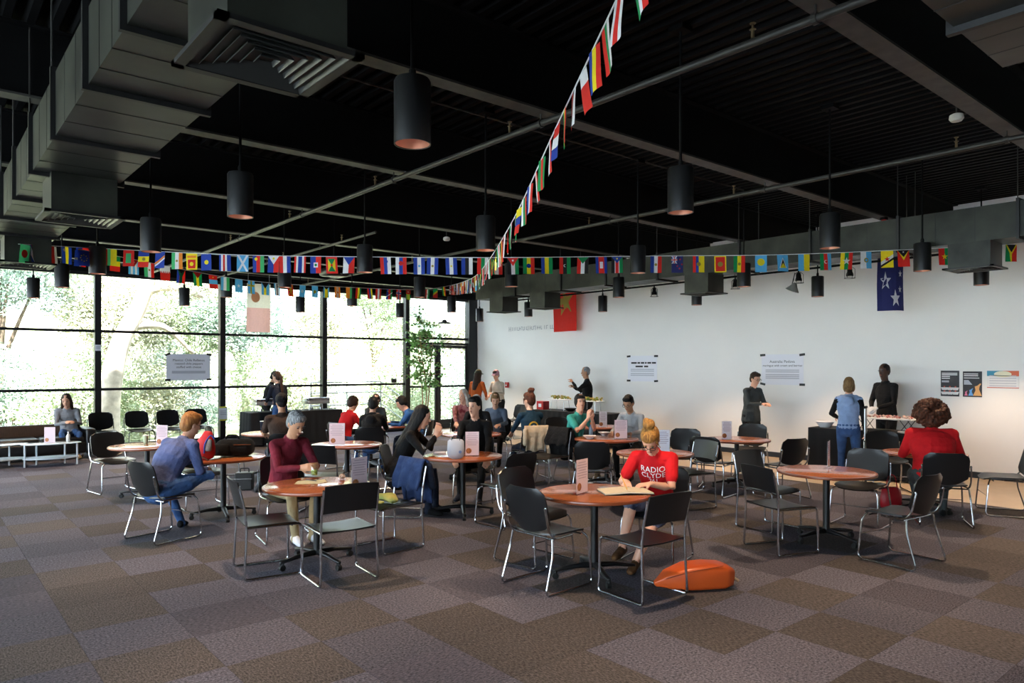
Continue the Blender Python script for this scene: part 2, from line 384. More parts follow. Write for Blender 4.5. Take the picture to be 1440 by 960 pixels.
for n, (a, b) in enumerate(zip(MX[:-1], MX[1:])):
    w = empty('window_%d' % (n + 1), (a, YW, 0)); struct(w); L = b - a; last = n == len(MX) - 2
    MB().span((-.06, -.1, 0), (.06, .08, HEAD + .06)).build('mullion', M_frame, w)
    MB().span((.06, -.05, 0), (L - .06, .05, SILL)).build('window_sill', M_frame, w)
    MB().span((.06, -.05, HEAD), (L - .06, .05, HEAD + .06)).build('head_rail', M_frame, w)
    if not last:
        for z in (R1, R2): MB().span((.06, -.04, z - .028), (L - .06, .04, z + .028)).build('rail', M_frame, w)
        for z0, z1 in ((SILL, R1 - .028), (R1 + .028, R2 - .028), (R2 + .028, HEAD)): MB().span((.06, -.004, z0), (L - .06, .004, z1)).build('pane', M_glass, w)
    else:
        for z in (R2 - .09, R2 + .06): MB().span((.06, -.05, z - .035), (L - .32, .05, z + .035)).build('rail', M_frame, w)
        MB().span((.06, -.004, R2 + .095), (L - .32, .004, HEAD)).build('pane', M_glass, w)
        MB().span((.06, -.004, R2 - .055), (L - .32, .004, R2 + .025)).build('pane', M_glass, w)
        MB().span((L - .32, -.12, 0), (L - .02, .1, HEAD + .06)).build('jamb_post', M_frame, w)
        for q, (u0, u1) in enumerate(((.07, 1.03), (1.11, L - .33))):
            dr = empty('door_%d' % (q + 1), (a + u0, YW, 0)); struct(dr); u = u1 - u0
            MB().span((0, -.03, .0), (.055, .03, R2 - .13)).span((u - .055, -.03, 0), (u, .03, R2 - .13)).span((.055, -.03, 0), (u - .055, .03, .25)).span((.055, -.03, R2 - .22), (u - .055, .03, R2 - .13)).span((.055, -.03, R1 - .12), (u - .055, .03, R1 - .06)).build('door_frame', M_frame, dr)
            for z0, z1 in ((.25, R1 - .12), (R1 - .06, R2 - .22)): MB().span((.055, -.004, z0), (u - .055, .004, z1)).build('pane', M_glass, dr)
            MB().tube(bend([(.09, -.03, .95), (.09, -.09, .95), (.09, -.09, 1.2), (.09, -.03, 1.2)], .02), .01, 6).build('handle', M_chrome, dr)
        MB().span((1.03, -.05, 0), (1.11, .05, R2 - .13)).build('door_post', M_frame, w)
# glazed left side of the room (outside the photo's frame)
for k in range(9):
    w = empty('window_%d' % (k + 10), (-6, -5 + k * 2.55, 0)); struct(w)
    MB().span((-.1, -.06, 0), (.08, .06, DECK)).build('mullion', M_frame, w)
    if k < 8:
        MB().span((-.05, .06, 3.73), (.05, 2.49, DECK)).build('head_rail', M_frame, w); MB().span((-.05, .06, 0), (.05, 2.49, .14)).build('window_sill', M_frame, w)
        MB().span((-.004, .06, .14), (.004, 2.49, 3.73)).build('pane', M_glass, w)

# ---------------- pendant lamps
M_can = mat('lamp_can_black', '#1c1c1c', .38, spec=.5)
M_copper = mat('lamp_reflector_copper', '#c98a6c', .35, metal=.55, emit=(1, .5, .38), estr=.02)
PEND = [(580,203),(338,305),(957,299),(1167,349),(212,354),(683,352),(137,385),(87,404),(513,383),(400,404),(318,418),(495,430),(590,418),(635,439),(897,384),(870,418),(1046,403),(743,445),(719,403),(1297,381)]
spots = []
for p in PEND:
    q = at(p[0], p[1], 3.0); spots.append((q.x, q.y))
spots += [(1.7, 15.05), (4.2, 15.05), (6.67, 15.2), (9.25, 15.25), (11.75, 15.3), (11.7, 10.8), (11.85, 8.45), (12.0, 6.08), (12.15, 3.66), (4.65, 1.05), (7.2, 1.05), (9.75, 1.1), (12.2, 1.15)]
lamp_d = bpy.data.lights.new('pendant_bulb', 'SPOT'); lamp_d.energy = LAMP_W; lamp_d.color = (1, .71, .47); lamp_d.spot_size = R(78); lamp_d.spot_blend = .55; lamp_d.shadow_soft_size = .05
def make_pendant():
    e = empty('pendant_lamp', (0, 0, 3.0)); tag(e, 'black cylinder pendant lamp with copper inside hanging on a thin rod', 'pendant lamp', 'cylinder pendants across the black ceiling')
    MB().lathe([(.094, .0), (.1, .0), (.1, .335), (.092, .35), (.012, .352), (.012, .2), (.094, .19)], 28, closed_ends=False).build('can', M_can, e, 'auto')
    MB().lathe([(.093, .004), (.088, .1), (.05, .17), (.02, .185)], 24, closed_ends=False).build('reflector', M_copper, e, True)
    MB().tube([(0, 0, .35), (0, 0, DECK - 3.0 - .04)], .011, 8).lathe([(.02, .35), (.02, .4), (.012, .41)], 10).build('rod', M_black, e)
    MB().box((0, 0, DECK - 3.0 - .02), (.13, .13, .04)).build('canopy', M_black, e)
    MB().ball((0, 0, .14), (.028, .028, .035), 10).build('bulb', mat('warm_bulb', '#ffd9a8', .3, emit=(1, .72, .42), estr=.12), e, True)
    l = bpy.data.objects.new('bulb_light', lamp_d); COL.objects.link(l); l.parent = e; l.location = (0, 0, .012)
    return e
pend0 = make_pendant()
for i, (x, y) in enumerate(spots):
    o = pend0 if i == 0 else copy_tree(pend0); o.location = (x, y, 3.0)

# smoke sensor, exit lamp, projector and other ceiling fittings
o = empty('smoke_sensor', at(1345, 160, 3.87)); tag(o, 'small white sensor dome hung beside a beam, near the wall-side ceiling', 'sensor')
MB().lathe([(.03, .0), (.05, -.01), (.055, -.04), (.04, -.06), (.01, -.065)], 16).build('dome', mat('sensor_white', '#cfcabd', .5), o, 'auto'); MB().tube([(0, 0, 0), (0, 0, DECK - 3.88)], .006, 6).build('stem', M_pipe, o)
o = empty('smoke_sensor', at(628, 333, 3.8)); tag(o, 'small white sensor dome hanging above the flag string', 'sensor')
MB().lathe([(.03, .0), (.05, -.01), (.055, -.04), (.04, -.06), (.01, -.065)], 16).build('dome', MATS['sensor_white'], o, 'auto'); MB().tube([(0, 0, 0), (0, 0, DECK - 3.81)], .006, 6).build('stem', M_pipe, o)
p = at(1243, 309, 3.8); o = empty('warning_light', p); tag(o, 'little red warning light at the end of a beam over the duct', 'light')
MB().lathe([(.05, 0), (.05, .03), (.035, .035)], 12).build('base', M_black, o); MB().lathe([(.035, 0), (.035, -.05), (.02, -.07)], 12).build('lens', mat('red_lens', '#a81a14', .3), o, True)
p = at(470, 388, 3.35); o = empty('ceiling_projector', p); tag(o, 'dark rounded projector hung from the ceiling behind the flags', 'projector')
MB().rbox((0, 0, .06), (.42, .36, .14), .05).build('housing', M_can, o, True); MB().lathe([(.05, 0), (.05, .05), (.04, .05)], 14, M=Matrix.Translation((.05, -.18, .06)) @ Matrix.Rotation(R(90), 4, 'X')).build('lens', M_chrome, o); MB().tube([(0, 0, .13), (0, 0, DECK - p.z - .01)], .018, 8).build('pole', M_black, o)
p = at(625, 455, 2.85); o = empty('hanging_lamp', p); tag(o, 'small wide dark shade lamp hanging before the glass door', 'pendant lamp')
MB().lathe([(.16, 0), (.16, .025), (.06, .05), (.05, .09), (.02, .1)], 20).build('shade', M_can, o, 'auto'); MB().tube([(0, 0, .1), (0, 0, DECK - p.z - .01)], .006, 6).build('rod', M_black, o)
p = at(1100, 402, 3.05); o = empty('flood_light', (10.9, p.y + .1, 3.02)); tag(o, 'small grey metal flood light leaning under the lighting track', 'lamp')
MB().lathe([(.03, .12), (.05, .08), (.11, .0), (.105, .0)], 18, M=Matrix.Rotation(R(25), 4, 'X')).build('shade', mat('flood_grey', '#9b9a92', .4, metal=.4), o, 'auto'); MB().tube([(0, 0, .1), (0, -.05, .28)], .008, 6).build('bracket', M_pipe, o)
# ------------------------------------------------------------------ furniture
M_plas = mat('chair_black_plastic', '#131416', .34, bump=.04, bscale=300, spec=.5)
M_tube = mat('chair_chrome_tube', '#b9bbbf', .2, metal=1.0)
M_foot = mat('rubber_black', '#0a0a0a', .7)
def shell(fn, nu, nv, th, M=None):
    """thin curved panel with thickness from fn(u, v), u and v in -1..1"""
    P = [[Vector(fn(-1 + 2 * i / nu, -1 + 2 * j / nv)) for i in range(nu + 1)] for j in range(nv + 1)]
    vs = []; fs = []
    def nrm(i, j):
        a = P[j][min(i + 1, nu)] - P[j][max(i - 1, 0)]; b = P[min(j + 1, nv)][i] - P[max(j - 1, 0)][i]; n = a.cross(b); return n.normalized() if n.length > 1e-9 else Vector((0, 0, 1))
    for s in (0, 1):
        for j in range(nv + 1):
            for i in range(nu + 1): vs.append(P[j][i] + nrm(i, j) * (th * (s - .5)))
    k = (nu + 1) * (nv + 1); q = lambda i, j, s: s * k + j * (nu + 1) + i
    for j in range(nv):
        for i in range(nu):
            fs += [(q(i, j, 0), q(i, j + 1, 0), q(i + 1, j + 1, 0), q(i + 1, j, 0)), (q(i, j, 1), q(i + 1, j, 1), q(i + 1, j + 1, 1), q(i, j + 1, 1))]
    for i in range(nu): fs += [(q(i, 0, 0), q(i + 1, 0, 0), q(i + 1, 0, 1), q(i, 0, 1)), (q(i, nv, 1), q(i + 1, nv, 1), q(i + 1, nv, 0), q(i, nv, 0))]
    for j in range(nv): fs += [(q(0, j, 1), q(0, j + 1, 1), q(0, j + 1, 0), q(0, j, 0)), (q(nu, j, 0), q(nu, j + 1, 0), q(nu, j + 1, 1), q(nu, j, 1))]
    return MB().add(vs, fs, M)
def rnd_w(v, W, top, bot):
    """half width of a rounded panel at v (-1 bottom .. 1 top), corner roundness 0..1"""
    if v > 1 - top: t = (v - (1 - top)) / top; return W * (1 - .32 * (1 - math.sqrt(max(0, 1 - t * t))) )
    if v < -1 + bot: t = (-1 + bot - v) / bot; return W * (1 - .32 * (1 - math.sqrt(max(0, 1 - t * t))))
    return W
def make_chair_a():
    e = empty('stacking_chair', (0, 0, 0))
    shell(lambda u, v: (u * rnd_w(v, .23, .45, .3), .02 + v * .225, .45 + .012 * u * u - (.03 * max(0, v - .55) ** 2 / .2) + .01 * max(0, -v - .5)), 8, 8, .014).build('seat', M_plas, e, 'auto')
    shell(lambda u, v: (u * rnd_w(v, .228, .5, .5), -.225 - .05 * (v + 1) * .9 + .035 * u * u, .67 + v * .165 - (.035 * (1 - u * u) if v < -.5 else 0) * min(1, (-v - .5) * 2)), 10, 8, .013).build('backrest', M_plas, e, 'auto')
    for s in (-1, 1):
        MB().tube(bend([(s * .2, .19, .435), (s * .245, .215, .40), (s * .262, .25, .012), (s * .262, -.29, .012), (s * .25, -.2, .30), (s * .232, -.185, .435)], .05, 4), .0095, 8).build('leg_frame', M_tube, e, 'auto')
        MB().tube(bend([(s * .215, .05, .434), (s * .238, -.17, .436), (s * .243, -.235, .50), (s * .242, -.262, .62), (s * .236, -.275, .69)], .05, 4), .0095, 8).ball((s * .238, -.268, .685), (.012, .008, .018), 8).build('back_upright', M_tube, e, 'auto')
    MB().tube([(-.225, .16, .425), (.225, .16, .425)], .008, 8).build('crossbar', M_tube, e); MB().tube([(-.232, -.16, .425), (.232, -.16, .425)], .008, 8).build('crossbar', M_tube, e)
    MB().tube([(-.252, .225, .24), (.252, .225, .24)], .005, 6).build('stretcher', M_tube, e)
    return e
def make_chair_b():
    e = empty('square_back_chair', (0, 0, 0))
    shell(lambda u, v: (u * (.225 - .01 * v), .01 + v * .225, .45 - .012 * (1 - u * u) - (.025 * max(0, v - .6) ** 2 / .16)), 8, 8, .012).build('seat', M_plas, e, 'auto')
    shell(lambda u, v: (u * .232, -.235 - .03 * (v + 1) + .03 * u * u - .03, .715 + v * .115 + .012 * (1 - u * u)), 10, 4, .014).build('backrest', M_plas, e, 'auto')
    for s in (-1, 1):
        MB().tube(bend([(s * .24, -.225, .44), (s * .24, .225, .44), (s * .25, .235, .012), (s * .25, -.245, .012), (s * .24, -.225, .44), (s * .24, -.24, .60), (s * .237, -.285, .80)], .035, 4), .0105, 8).build('leg_frame', M_tube, e, 'auto')
    MB().tube([(-.24, .15, .43), (.24, .15, .43)], .008, 8).build('crossbar', M_tube, e); MB().tube([(-.24, -.2, .435), (.24, -.2, .435)], .008, 8).build('crossbar', M_tube, e)
    return e
CH = {'A': make_chair_a(), 'B': make_chair_b()}; used = set()
def chair(px, py, to, typ, label, group=None, loc=None, rz=None):
    """px, py: photo point of the chair's centre on the floor; to: floor photo point it faces"""
    p = loc or at(px, py); z = rz if rz is not None else face_to(p, at(*to))
    o = CH[typ] if typ not in used else copy_tree(CH[typ]); used.add(typ)
    o.location = (p[0], p[1], 0); o.rotation_euler = (0, 0, z); tag(o, label, 'chair', group); return o

M_wood = mat('table_laminate_cherry', '#a5603a', .22, var=.1, scale=7, stretch=(1, 9, 1), coat=.4)
M_edge = mat('table_edge_cherry', '#8a4424', .3, coat=.3)
M_blk = mat('table_base_black', '#0c0d0f', .4)
def make_table():
    e = empty('round_table', (0, 0, 0))
    MB().lathe([(.452, .69), (.462, .695), (.462, .716), (.455, .72)], 56).build('tabletop', M_wood, e, 'auto')
    MB().lathe([(.455, .69), (.478, .694), (.482, .706), (.478, .718), (.455, .7202), (.462, .71)], 56, closed_ends=False).build('edge_band', M_edge, e, 'auto')
    MB().box((0, 0, .68), (.5, .07, .022)).box((0, 0, .68), (.07, .5, .022)).build('support_bracket', M_blk, e)
    MB().lathe([(.036, .1), (.034, .14), (.034, .67), (.06, .68)], 18).build('column', M_blk, e, 'auto')
    for k in range(4):
        a = R(45) + k * math.pi / 2; T = Matrix.Rotation(a, 4, 'Z')
        lg = MB().loft([((.02, 0, .105), .03, .028), ((.18, 0, .10), .027, .02), ((.3, 0, .082), .022, .015), ((.36, 0, .075), .02, .014)], 10, M=T, fwd=(0, 0, 1)).build('foot_arm', M_blk, e, True)
        MB().tube([T @ Vector((.35, -.018, .027)), T @ Vector((.35, .018, .027))], .027, 12).box(T @ Vector((.35, 0, .055)), (.03, .03, .03)).build('caster', M_foot, lg)
    return e
TB = make_table(); tb_used = []
TABLES = {}
def table(key, px, py, label, rz=0.0):
    p = at(px, py, .72); o = TB if not tb_used else copy_tree(TB); tb_used.append(1)
    o.location = (p.x, p.y, 0); o.rotation_euler.z = rz; tag(o, label, 'table'); TABLES[key] = Vector((p.x, p.y, .72)); return o
table('T1', 836, 692, 'round cherry table where the red t-shirt writes in a notebook', .3)
table('T2', 446, 681, 'round cherry table where the maroon shirt holds a small jar', .9)
table('T3', 1162, 662, 'empty round cherry table with only a card stand, near the carpet edge', .5)
table('T4', 651, 640, 'round table with a grey paper bag and card stand', .2)
table('T5', 314, 642, 'round table loaded with a black backpack and red bag', .6)
table('T6', 207, 626, 'round table with a paper cup beside the blue shirt', .1)
table('T7', 488, 624, 'round table with a card stand behind the maroon shirt', .4)
table('T8', 383, 608, 'round table in front of the brown t-shirt and black cap', .7)
table('T9', 540, 598, 'round table the four children sit around', .2)
table('T10', 663, 609.5, 'round table by the grey beanie, with an iced drink', .5)
table('T11', 853, 616, 'round table with white bowls by the teal t-shirt', .3)
table('T12', 838, 599, 'round table with a card stand close to the food table of salads', .6)
table('T13', 921, 636, 'round table directly behind the blond bun', .8)
table('T14', 1036, 617, 'round table in front of the standing woman in a grey vest', .15)
table('T15', 1299, 636, 'round table in front of the red sweater', .45)
def T_floor(k): v = TABLES[k]; d = v.x * FWD.x + v.y * FWD.y; l = v.x * RGT.x + v.y * RGT.y; return (720 + FPX * l / d, HORIZON + FPX * CAMZ / d)

chair(377, 802, (455, 791), 'B', 'square-backed chair beside the maroon shirt, chrome side toward the open carpet')
chair(477, 811, (451, 794), 'B', 'square-backed chair, its back turned, tucked at the maroon shirt table')
chair(404, 757, (446, 792), 'A', 'black chair the maroon shirt sits on')
chair(547, 769, (446, 790), 'B', 'chair with a blue jacket hung over its back')
chair(232, 756, (292, 743), 'A', 'black chair the blue-shirted man sits on')
chair(161, 691, (182, 696.7), 'A', 'empty chair between the white coffee table and the paper cup table')
for px in (145, 196, 240, 280):
    X, d = on_y(px, 16.85); chair(0, 0, None, 'A', 'black chair in the row of four backed against the glass wall', 'row of chairs at the glass', loc=(X, 16.85), rz=R(180))
chair(318, 672, T_floor('T8'), 'A', 'black chair standing behind the backpack on the table')
chair(284, 712, T_floor('T5'), 'A', 'black chair half hidden behind the red bag table')
chair(547, 692, T_floor('T7'), 'B', 'square-backed chair between the black hoodie child and dark-haired woman')
chair(456, 716, T_floor('T7'), 'B', 'empty square-backed chair just behind the maroon shirt')
chair(397, 686, T_floor('T8'), 'A', 'chair carrying the brown t-shirt and black cap')
chair(523, 670, T_floor('T9'), 'A', 'chair under the black hoodie child')
chair(489, 660, T_floor('T9'), 'A', 'chair under the child in red')
chair(580, 653, T_floor('T9'), 'A', 'chair under the child in the blue jacket')
chair(527, 642, T_floor('T9'), 'A', 'chair behind the children\'s table under the boy eating')
chair(571, 722, T_floor('T4'), 'A', 'chair under the long-haired woman in black')
chair(668, 704, (655, 722), 'A', 'chair under the young man in a black jacket')
chair(712, 736, (676, 727), 'A', 'empty chair at the grey paper bag table')
chair(771, 820, (832, 802.5), 'A', 'front chair of the pair beside the open notebook table')
chair(753, 788, T_floor('T1'), 'A', 'rear chair of the pair beside the open notebook table')
chair(922, 786, (885, 808), 'A', 'chair with sunlit back under the red t-shirt')
chair(903, 834, (848, 815), 'B', 'square-backed chair next to the orange bag on the carpet')
chair(1098, 772, (1151, 766.5), 'B', 'square-backed chair at the empty table, side to the wall')
chair(1081, 742, T_floor('T3'), 'B', 'square-backed chair behind its twin at the empty table')
chair(1210, 737, T_floor('T3'), 'A', 'chair with a shiny lit back between the empty table and crutch')
chair(1265, 788, (1203, 774), 'A', 'chair with curved legs between the empty table and red sweater')
chair(1324, 735, (1303, 714), 'A', 'chair under the red sweater')
chair(1412, 722, (1357, 718.5), 'A', 'lone chair beside the tan walkway under the posters')
chair(1248, 690, T_floor('T15'), 'A', 'chair between the crutch and red sweater')
chair(1003, 695, T_floor('T14'), 'A', 'chair left of the card stand table near the grey vest woman')
chair(968, 712, T_floor('T13'), 'B', 'square-backed chair beside the table behind the blond bun')
chair(960, 682, T_floor('T13'), 'A', 'chair on the far side of the table behind the blond bun')
chair(1055, 669, T_floor('T14'), 'A', 'chair right before the legs of the grey vest woman')
chair(1098, 699, T_floor('T14'), 'A', 'empty chair between the grey vest woman and black food table')
chair(788, 651, T_floor('T11'), 'A', 'grey-lit empty chair in front of the salad table')
chair(812, 676, T_floor('T11'), 'A', 'chair under the teal t-shirt')
chair(836, 707, T_floor('T11'), 'A', 'dark chair with its back turned at the white bowls table')
chair(889, 672, T_floor('T11'), 'A', 'chair under the man in glasses and grey shirt')
chair(744, 672, (712, 660), 'A', 'chair with a cream coat under the hair-bun girl')
chair(769, 682, (729, 689), 'B', 'square-backed chair hung with a dark jacket beside the cream coat')
chair(698, 652, T_floor('T10'), 'A', 'chair under the blond-topped grey jacket')
chair(652, 648, T_floor('T10'), 'A', 'chair under the white-haired woman')
chair(672, 660, T_floor('T10'), 'A', 'chair under the grey beanie')
chair(722, 616, (700, 618), 'A', 'black chair near the pair standing at the wall corner')
# ------------------------------------------------------------------ flag strings
FC = {'R': '#d8261c', 'G': '#0a8a4c', 'B': '#1f3f9e', 'Y': '#f2dc1c', 'W': '#e9e9ea', 'K': '#1c1a1a', 'O': '#ee8a2a', 'L': '#57aee0', 'N': '#252a63', 'E': '#46b56e', 'D': '#9c8a3a', 'Z': '#e7b3aa', 'V': '#f0ead9', 'U': '#e0a878'}  # Z, V, U: red, white and orange paled to carry the window's backlight
FI = {k: i for i, k in enumerate(FC)}
def fabric(name, c):
    m = mat(name, c, .8, var=.05, scale=30); nt = m.node_tree; b = nt.nodes['Principled BSDF']; out = nt.nodes['Material Output']
    t = nt.nodes.new('ShaderNodeBsdfTranslucent'); t.inputs[0].default_value = (*hexc(c), 1); mx = nt.nodes.new('ShaderNodeMixShader'); mx.inputs[0].default_value = .35
    nt.links.new(b.outputs[0], mx.inputs[1]); nt.links.new(t.outputs[0], mx.inputs[2]); nt.links.new(mx.outputs[0], out.inputs[0]); return m
FM = [fabric('flag_cloth_' + k, c) for k, c in FC.items()]
def star_pts(cx, cy, r, n=5, q=.4, rot=90): return [(cx + r * (1 if i % 2 == 0 else q) * math.cos(R(rot + i * 180 / n)), cy + r * (1 if i % 2 == 0 else q) * math.sin(R(rot + i * 180 / n))) for i in range(2 * n)]
def disc_pts(cx, cy, r, n=16, ry=None): return [(cx + r * math.cos(2 * math.pi * i / n), cy + (ry or r) * math.sin(2 * math.pi * i / n)) for i in range(n)]
def flag_mesh(spec, w, h, seed=0, amp=.006, name='flag'):
    """spec: ('v'|'h', colours, overlay, ...); overlays (colour, points in 0..1, y up)"""
    rn = random.Random(seed); ph = rn.random() * 6; ph2 = rn.random() * 6; skew = (rn.random() - .5) * .016; curl = (rn.random() - .5) * 2.2
    def pos(x, y, off=0.0):
        k = 1 - y
        return ((x - .5) * w + skew * k, math.sin(x * 4.5 + ph + curl * k) * amp * (0.25 + k) + math.sin(k * 5 + ph2) * amp * .5 * k + off, -k * h)
    s = MB(); cols = spec[1]; n = len(cols); NS = 6
    for i, c in enumerate(cols):
        s.cur = FI[c]
        sub = max(1, 6 // n)
        for a in range(sub):
            u0 = (i + a / sub) / n; u1 = (i + (a + 1) / sub) / n
            for k in range(NS):
                v0, v1 = k / NS, (k + 1) / NS
                q = [(u0, v0), (u1, v0), (u1, v1), (u0, v1)] if spec[0] == 'v' else [(v0, 1 - u1), (v1, 1 - u1), (v1, 1 - u0), (v0, 1 - u0)]
                s.add([pos(*p) for p in q], [(0, 1, 2, 3)])
    for li, (c, pts) in enumerate(spec[2:]):
        s.cur = FI[c]
        cx = sum(p[0] for p in pts) / len(pts); cy = sum(p[1] for p in pts) / len(pts)
        dense = []
        for i in range(len(pts)):
            a, b = pts[i], pts[(i + 1) % len(pts)]; m = 4 if len(pts) <= 6 else 1
            dense += [(a[0] + (b[0] - a[0]) * t / m, a[1] + (b[1] - a[1]) * t / m) for t in range(m)]
        for side in (1, -1):
            off = side * (.0012 + .0008 * li); k = len(dense); rings = (1, .66, .33)
            vs = [pos(cx + (p[0] - cx) * r_, cy + (p[1] - cy) * r_, off) for r_ in rings for p in dense] + [pos(cx, cy, off)]
            fs = [(g * k + i, g * k + (i + 1) % k, (g + 1) * k + (i + 1) % k, (g + 1) * k + i) for g in range(2) for i in range(k)] + [(2 * k + i, 2 * k + (i + 1) % k, 3 * k) for i in range(k)]
            s.add(vs, fs)
    me = bpy.data.meshes.new(name); me.from_pydata(s.v, [], s.f)
    for m in FM: me.materials.append(m)
    me.polygons.foreach_set('material_index', s.m); me.polygons.foreach_set('use_smooth', [True] * len(s.f)); me.update(); return me
T_ = lambda c, d=.45: (c, [(0, 1), (1, 1), (.5, 1 - d)])            # triangle from the string edge
D_ = lambda c, r=.22, cx=.5, cy=.5: (c, disc_pts(cx, cy, r, ry=r * .69))
S_ = lambda c, r=.25, cx=.5, cy=.5: (c, [(cx + (x - cx), cy + (y - cy) * .69) for x, y in star_pts(cx, cy, r)])
X_ = lambda c, t=.12: [(c, [(0, 0), (t, 0), (1, 1), (1 - t, 1)]), (c, [(1, 0), (1 - t, 0), (0, 1), (t, 1)])]
C_ = lambda c, t=.09, cy=.64: [(c, [(.5 - t, 0), (.5 + t, 0), (.5 + t, 1), (.5 - t, 1)]), (c, [(0, cy - t * .69), (1, cy - t * .69), (1, cy + t * .69), (0, cy + t * .69)])]
B_ = lambda c, x0, y0, x1, y1: (c, [(x0, y0), (x1, y0), (x1, y1), (x0, y1)])
DG = lambda c, a, b: (c, [(0, a), (0, b), (1, b + .45), (1, a + .45)])
UJ = [B_('B', 0, .55, .5, 1), ('W', [(0, .55), (.1, .55), (.5, 1), (.4, 1)]), ('W', [(.5, .55), (.4, .55), (0, 1), (.1, 1)]), B_('W', .19, .55, .31, 1), B_('W', 0, .71, .5, .84), B_('R', .22, .55, .28, 1), B_('R', 0, .745, .5, .805)]
ST1 = [(36, ('v', 'E', D_('R', .33))), (50, ('v', 'B', ('Y', [(.1, 1), (.6, 1), (1, .6), (1, .2)]), ('R', [(.05, 1), (.12, 1), (1, .25), (1, 0), (.7, 0)]), ('W', [(0, .9), (.65, 0), (.3, 0), (0, .4)]))), (63, ('v', 'E', ('Y', [(0, 1), (1, 1), (.5, .1)]), T_('R', .5))), (74, ('v', 'ERRW')),
    (94, ('v', 'BYB', D_('W', .13, .25, .8))), (115, ('v', 'BR', D_('Y', .18, .3, .8))), (155, ('v', 'REYY')), (180, ('v', 'R', B_('E', .27, .2, .73, .8))), (203, ('h', 'BYR', D_('D', .15))),
    (226, ('v', 'B', DG('W', .1, .2), DG('O', .22, .34))), (248, ('v', 'EWO', D_('D', .1))), (268, ('v', 'Y', B_('R', .15, .08, .85, .62), B_('O', .1, .72, .9, .86), D_('Y', .18, .5, .35))), (289, ('v', 'B', D_('Y', .2))), (315, ('v', 'BWRWBB')),
    (340, ('v', 'L', *X_('W', .2))), (364, ('v', 'BRE', D_('Y', .14, .3, .8))), (385, ('v', 'BR', T_('W', .5), D_('Y', .1, .5, .85))), (400, ('v', 'RWB')), (421, ('v', 'RWBBWR')), (443, ('v', 'BR', B_('W', .3, .35, .7, .65), D_('G', .12))),
    (467, ('v', 'R', B_('Y', .18, .12, .82, .88), ('G', [(.18, .12), (.82, .12), (.5, .5)]), ('G', [(.18, .88), (.82, .88), (.5, .5)]), D_('R', .1))), (491, ('v', 'WR', T_('B', .5))), (541, ('v', 'RBW', D_('B', .14, .6, .75))), (565, ('v', 'WBR', D_('R', .2, .5, .65))),
    (588, ('v', 'BWB', D_('L', .1))), (610, ('v', 'BWB', D_('D', .1))), (633, ('v', 'BWB', D_('Y', .08))), (657, ('v', 'BKW')), (679, ('v', 'RGW')), (699, ('v', 'GWR', T_('K', .3))), (722, ('v', 'KWG', T_('R', .5), S_('W', .12, .5, .84))),
    (745, ('v', 'GYR', D_('B', .2))), (770, ('v', 'BYG', B_('Y', .3, 0, .42, 1))), (796, ('v', 'RKG', D_('W', .13), D_('K', .1, .55, .5))), (820, ('v', 'RWK', T_('G', .4))), (845, ('v', 'BRRB', B_('W', .36, .3, .64, .7))), (869, ('v', 'KRG', B_('W', .3, 0, .36, 1), B_('W', .64, 0, .7, 1), T_('B', .4), S_('Y', .1, .5, .88))),
    (924, ('v', 'BWR', D_('D', .12))), (952, ('v', 'N', *UJ, S_('R', .1, .75, .8), S_('R', .1, .7, .25), S_('R', .1, .9, .5), S_('R', .09, .5, .4))), (983, ('v', 'RBYY', D_('D', .18))), (1012, ('v', 'Y', B_('R', .1, .07, .9, .93), D_('D', .22))), (1041, ('v', 'GYR', D_('D', .13))),
    (1069, ('v', 'L', D_('Y', .32, .5, .6))), (1099, ('v', 'L', ('W', [(.15, .2), (.85, .2), (.5, .85)]), ('K', [(.22, .2), (.78, .2), (.5, .75)]), ('Y', [(.2, .2), (.8, .2), (.5, .5)]))), (1130, ('v', 'LY')), (1160, ('v', 'GRL', D_('W', .16), D_('R', .12, .54, .5))), (1190, ('v', 'YGR', S_('W', .34))),
    (1217, ('v', 'WL', D_('D', .2), D_('L', .1))), (1246, ('v', 'Y', DG('W', .15, .35), DG('K', .02, .15), S_('R', .25))), (1271, ('v', 'R', T_('Y', .62), T_('K', .42), S_('W', .1, .5, .88))), (1328, ('v', 'RG', S_('Y', .28))), (1359, ('v', 'RWWR', ('G', [(.3, .35), (.7, .35), (.5, .72)]))),
    (1389, ('v', 'KRG', B_('W', .3, 0, .37, 1), B_('W', .63, 0, .7, 1), D_('R', .3), D_('K', .14))), (1422, ('v', 'GR', ('K', [(0, 1), (1, 1), (.5, .5)]), ('Y', [(0, 1), (.1, 1), (.55, .5), (.55, 0), (.45, 0), (.45, .5)]), ('Y', [(1, 1), (.9, 1), (.5, .55), (.55, .45)])))]
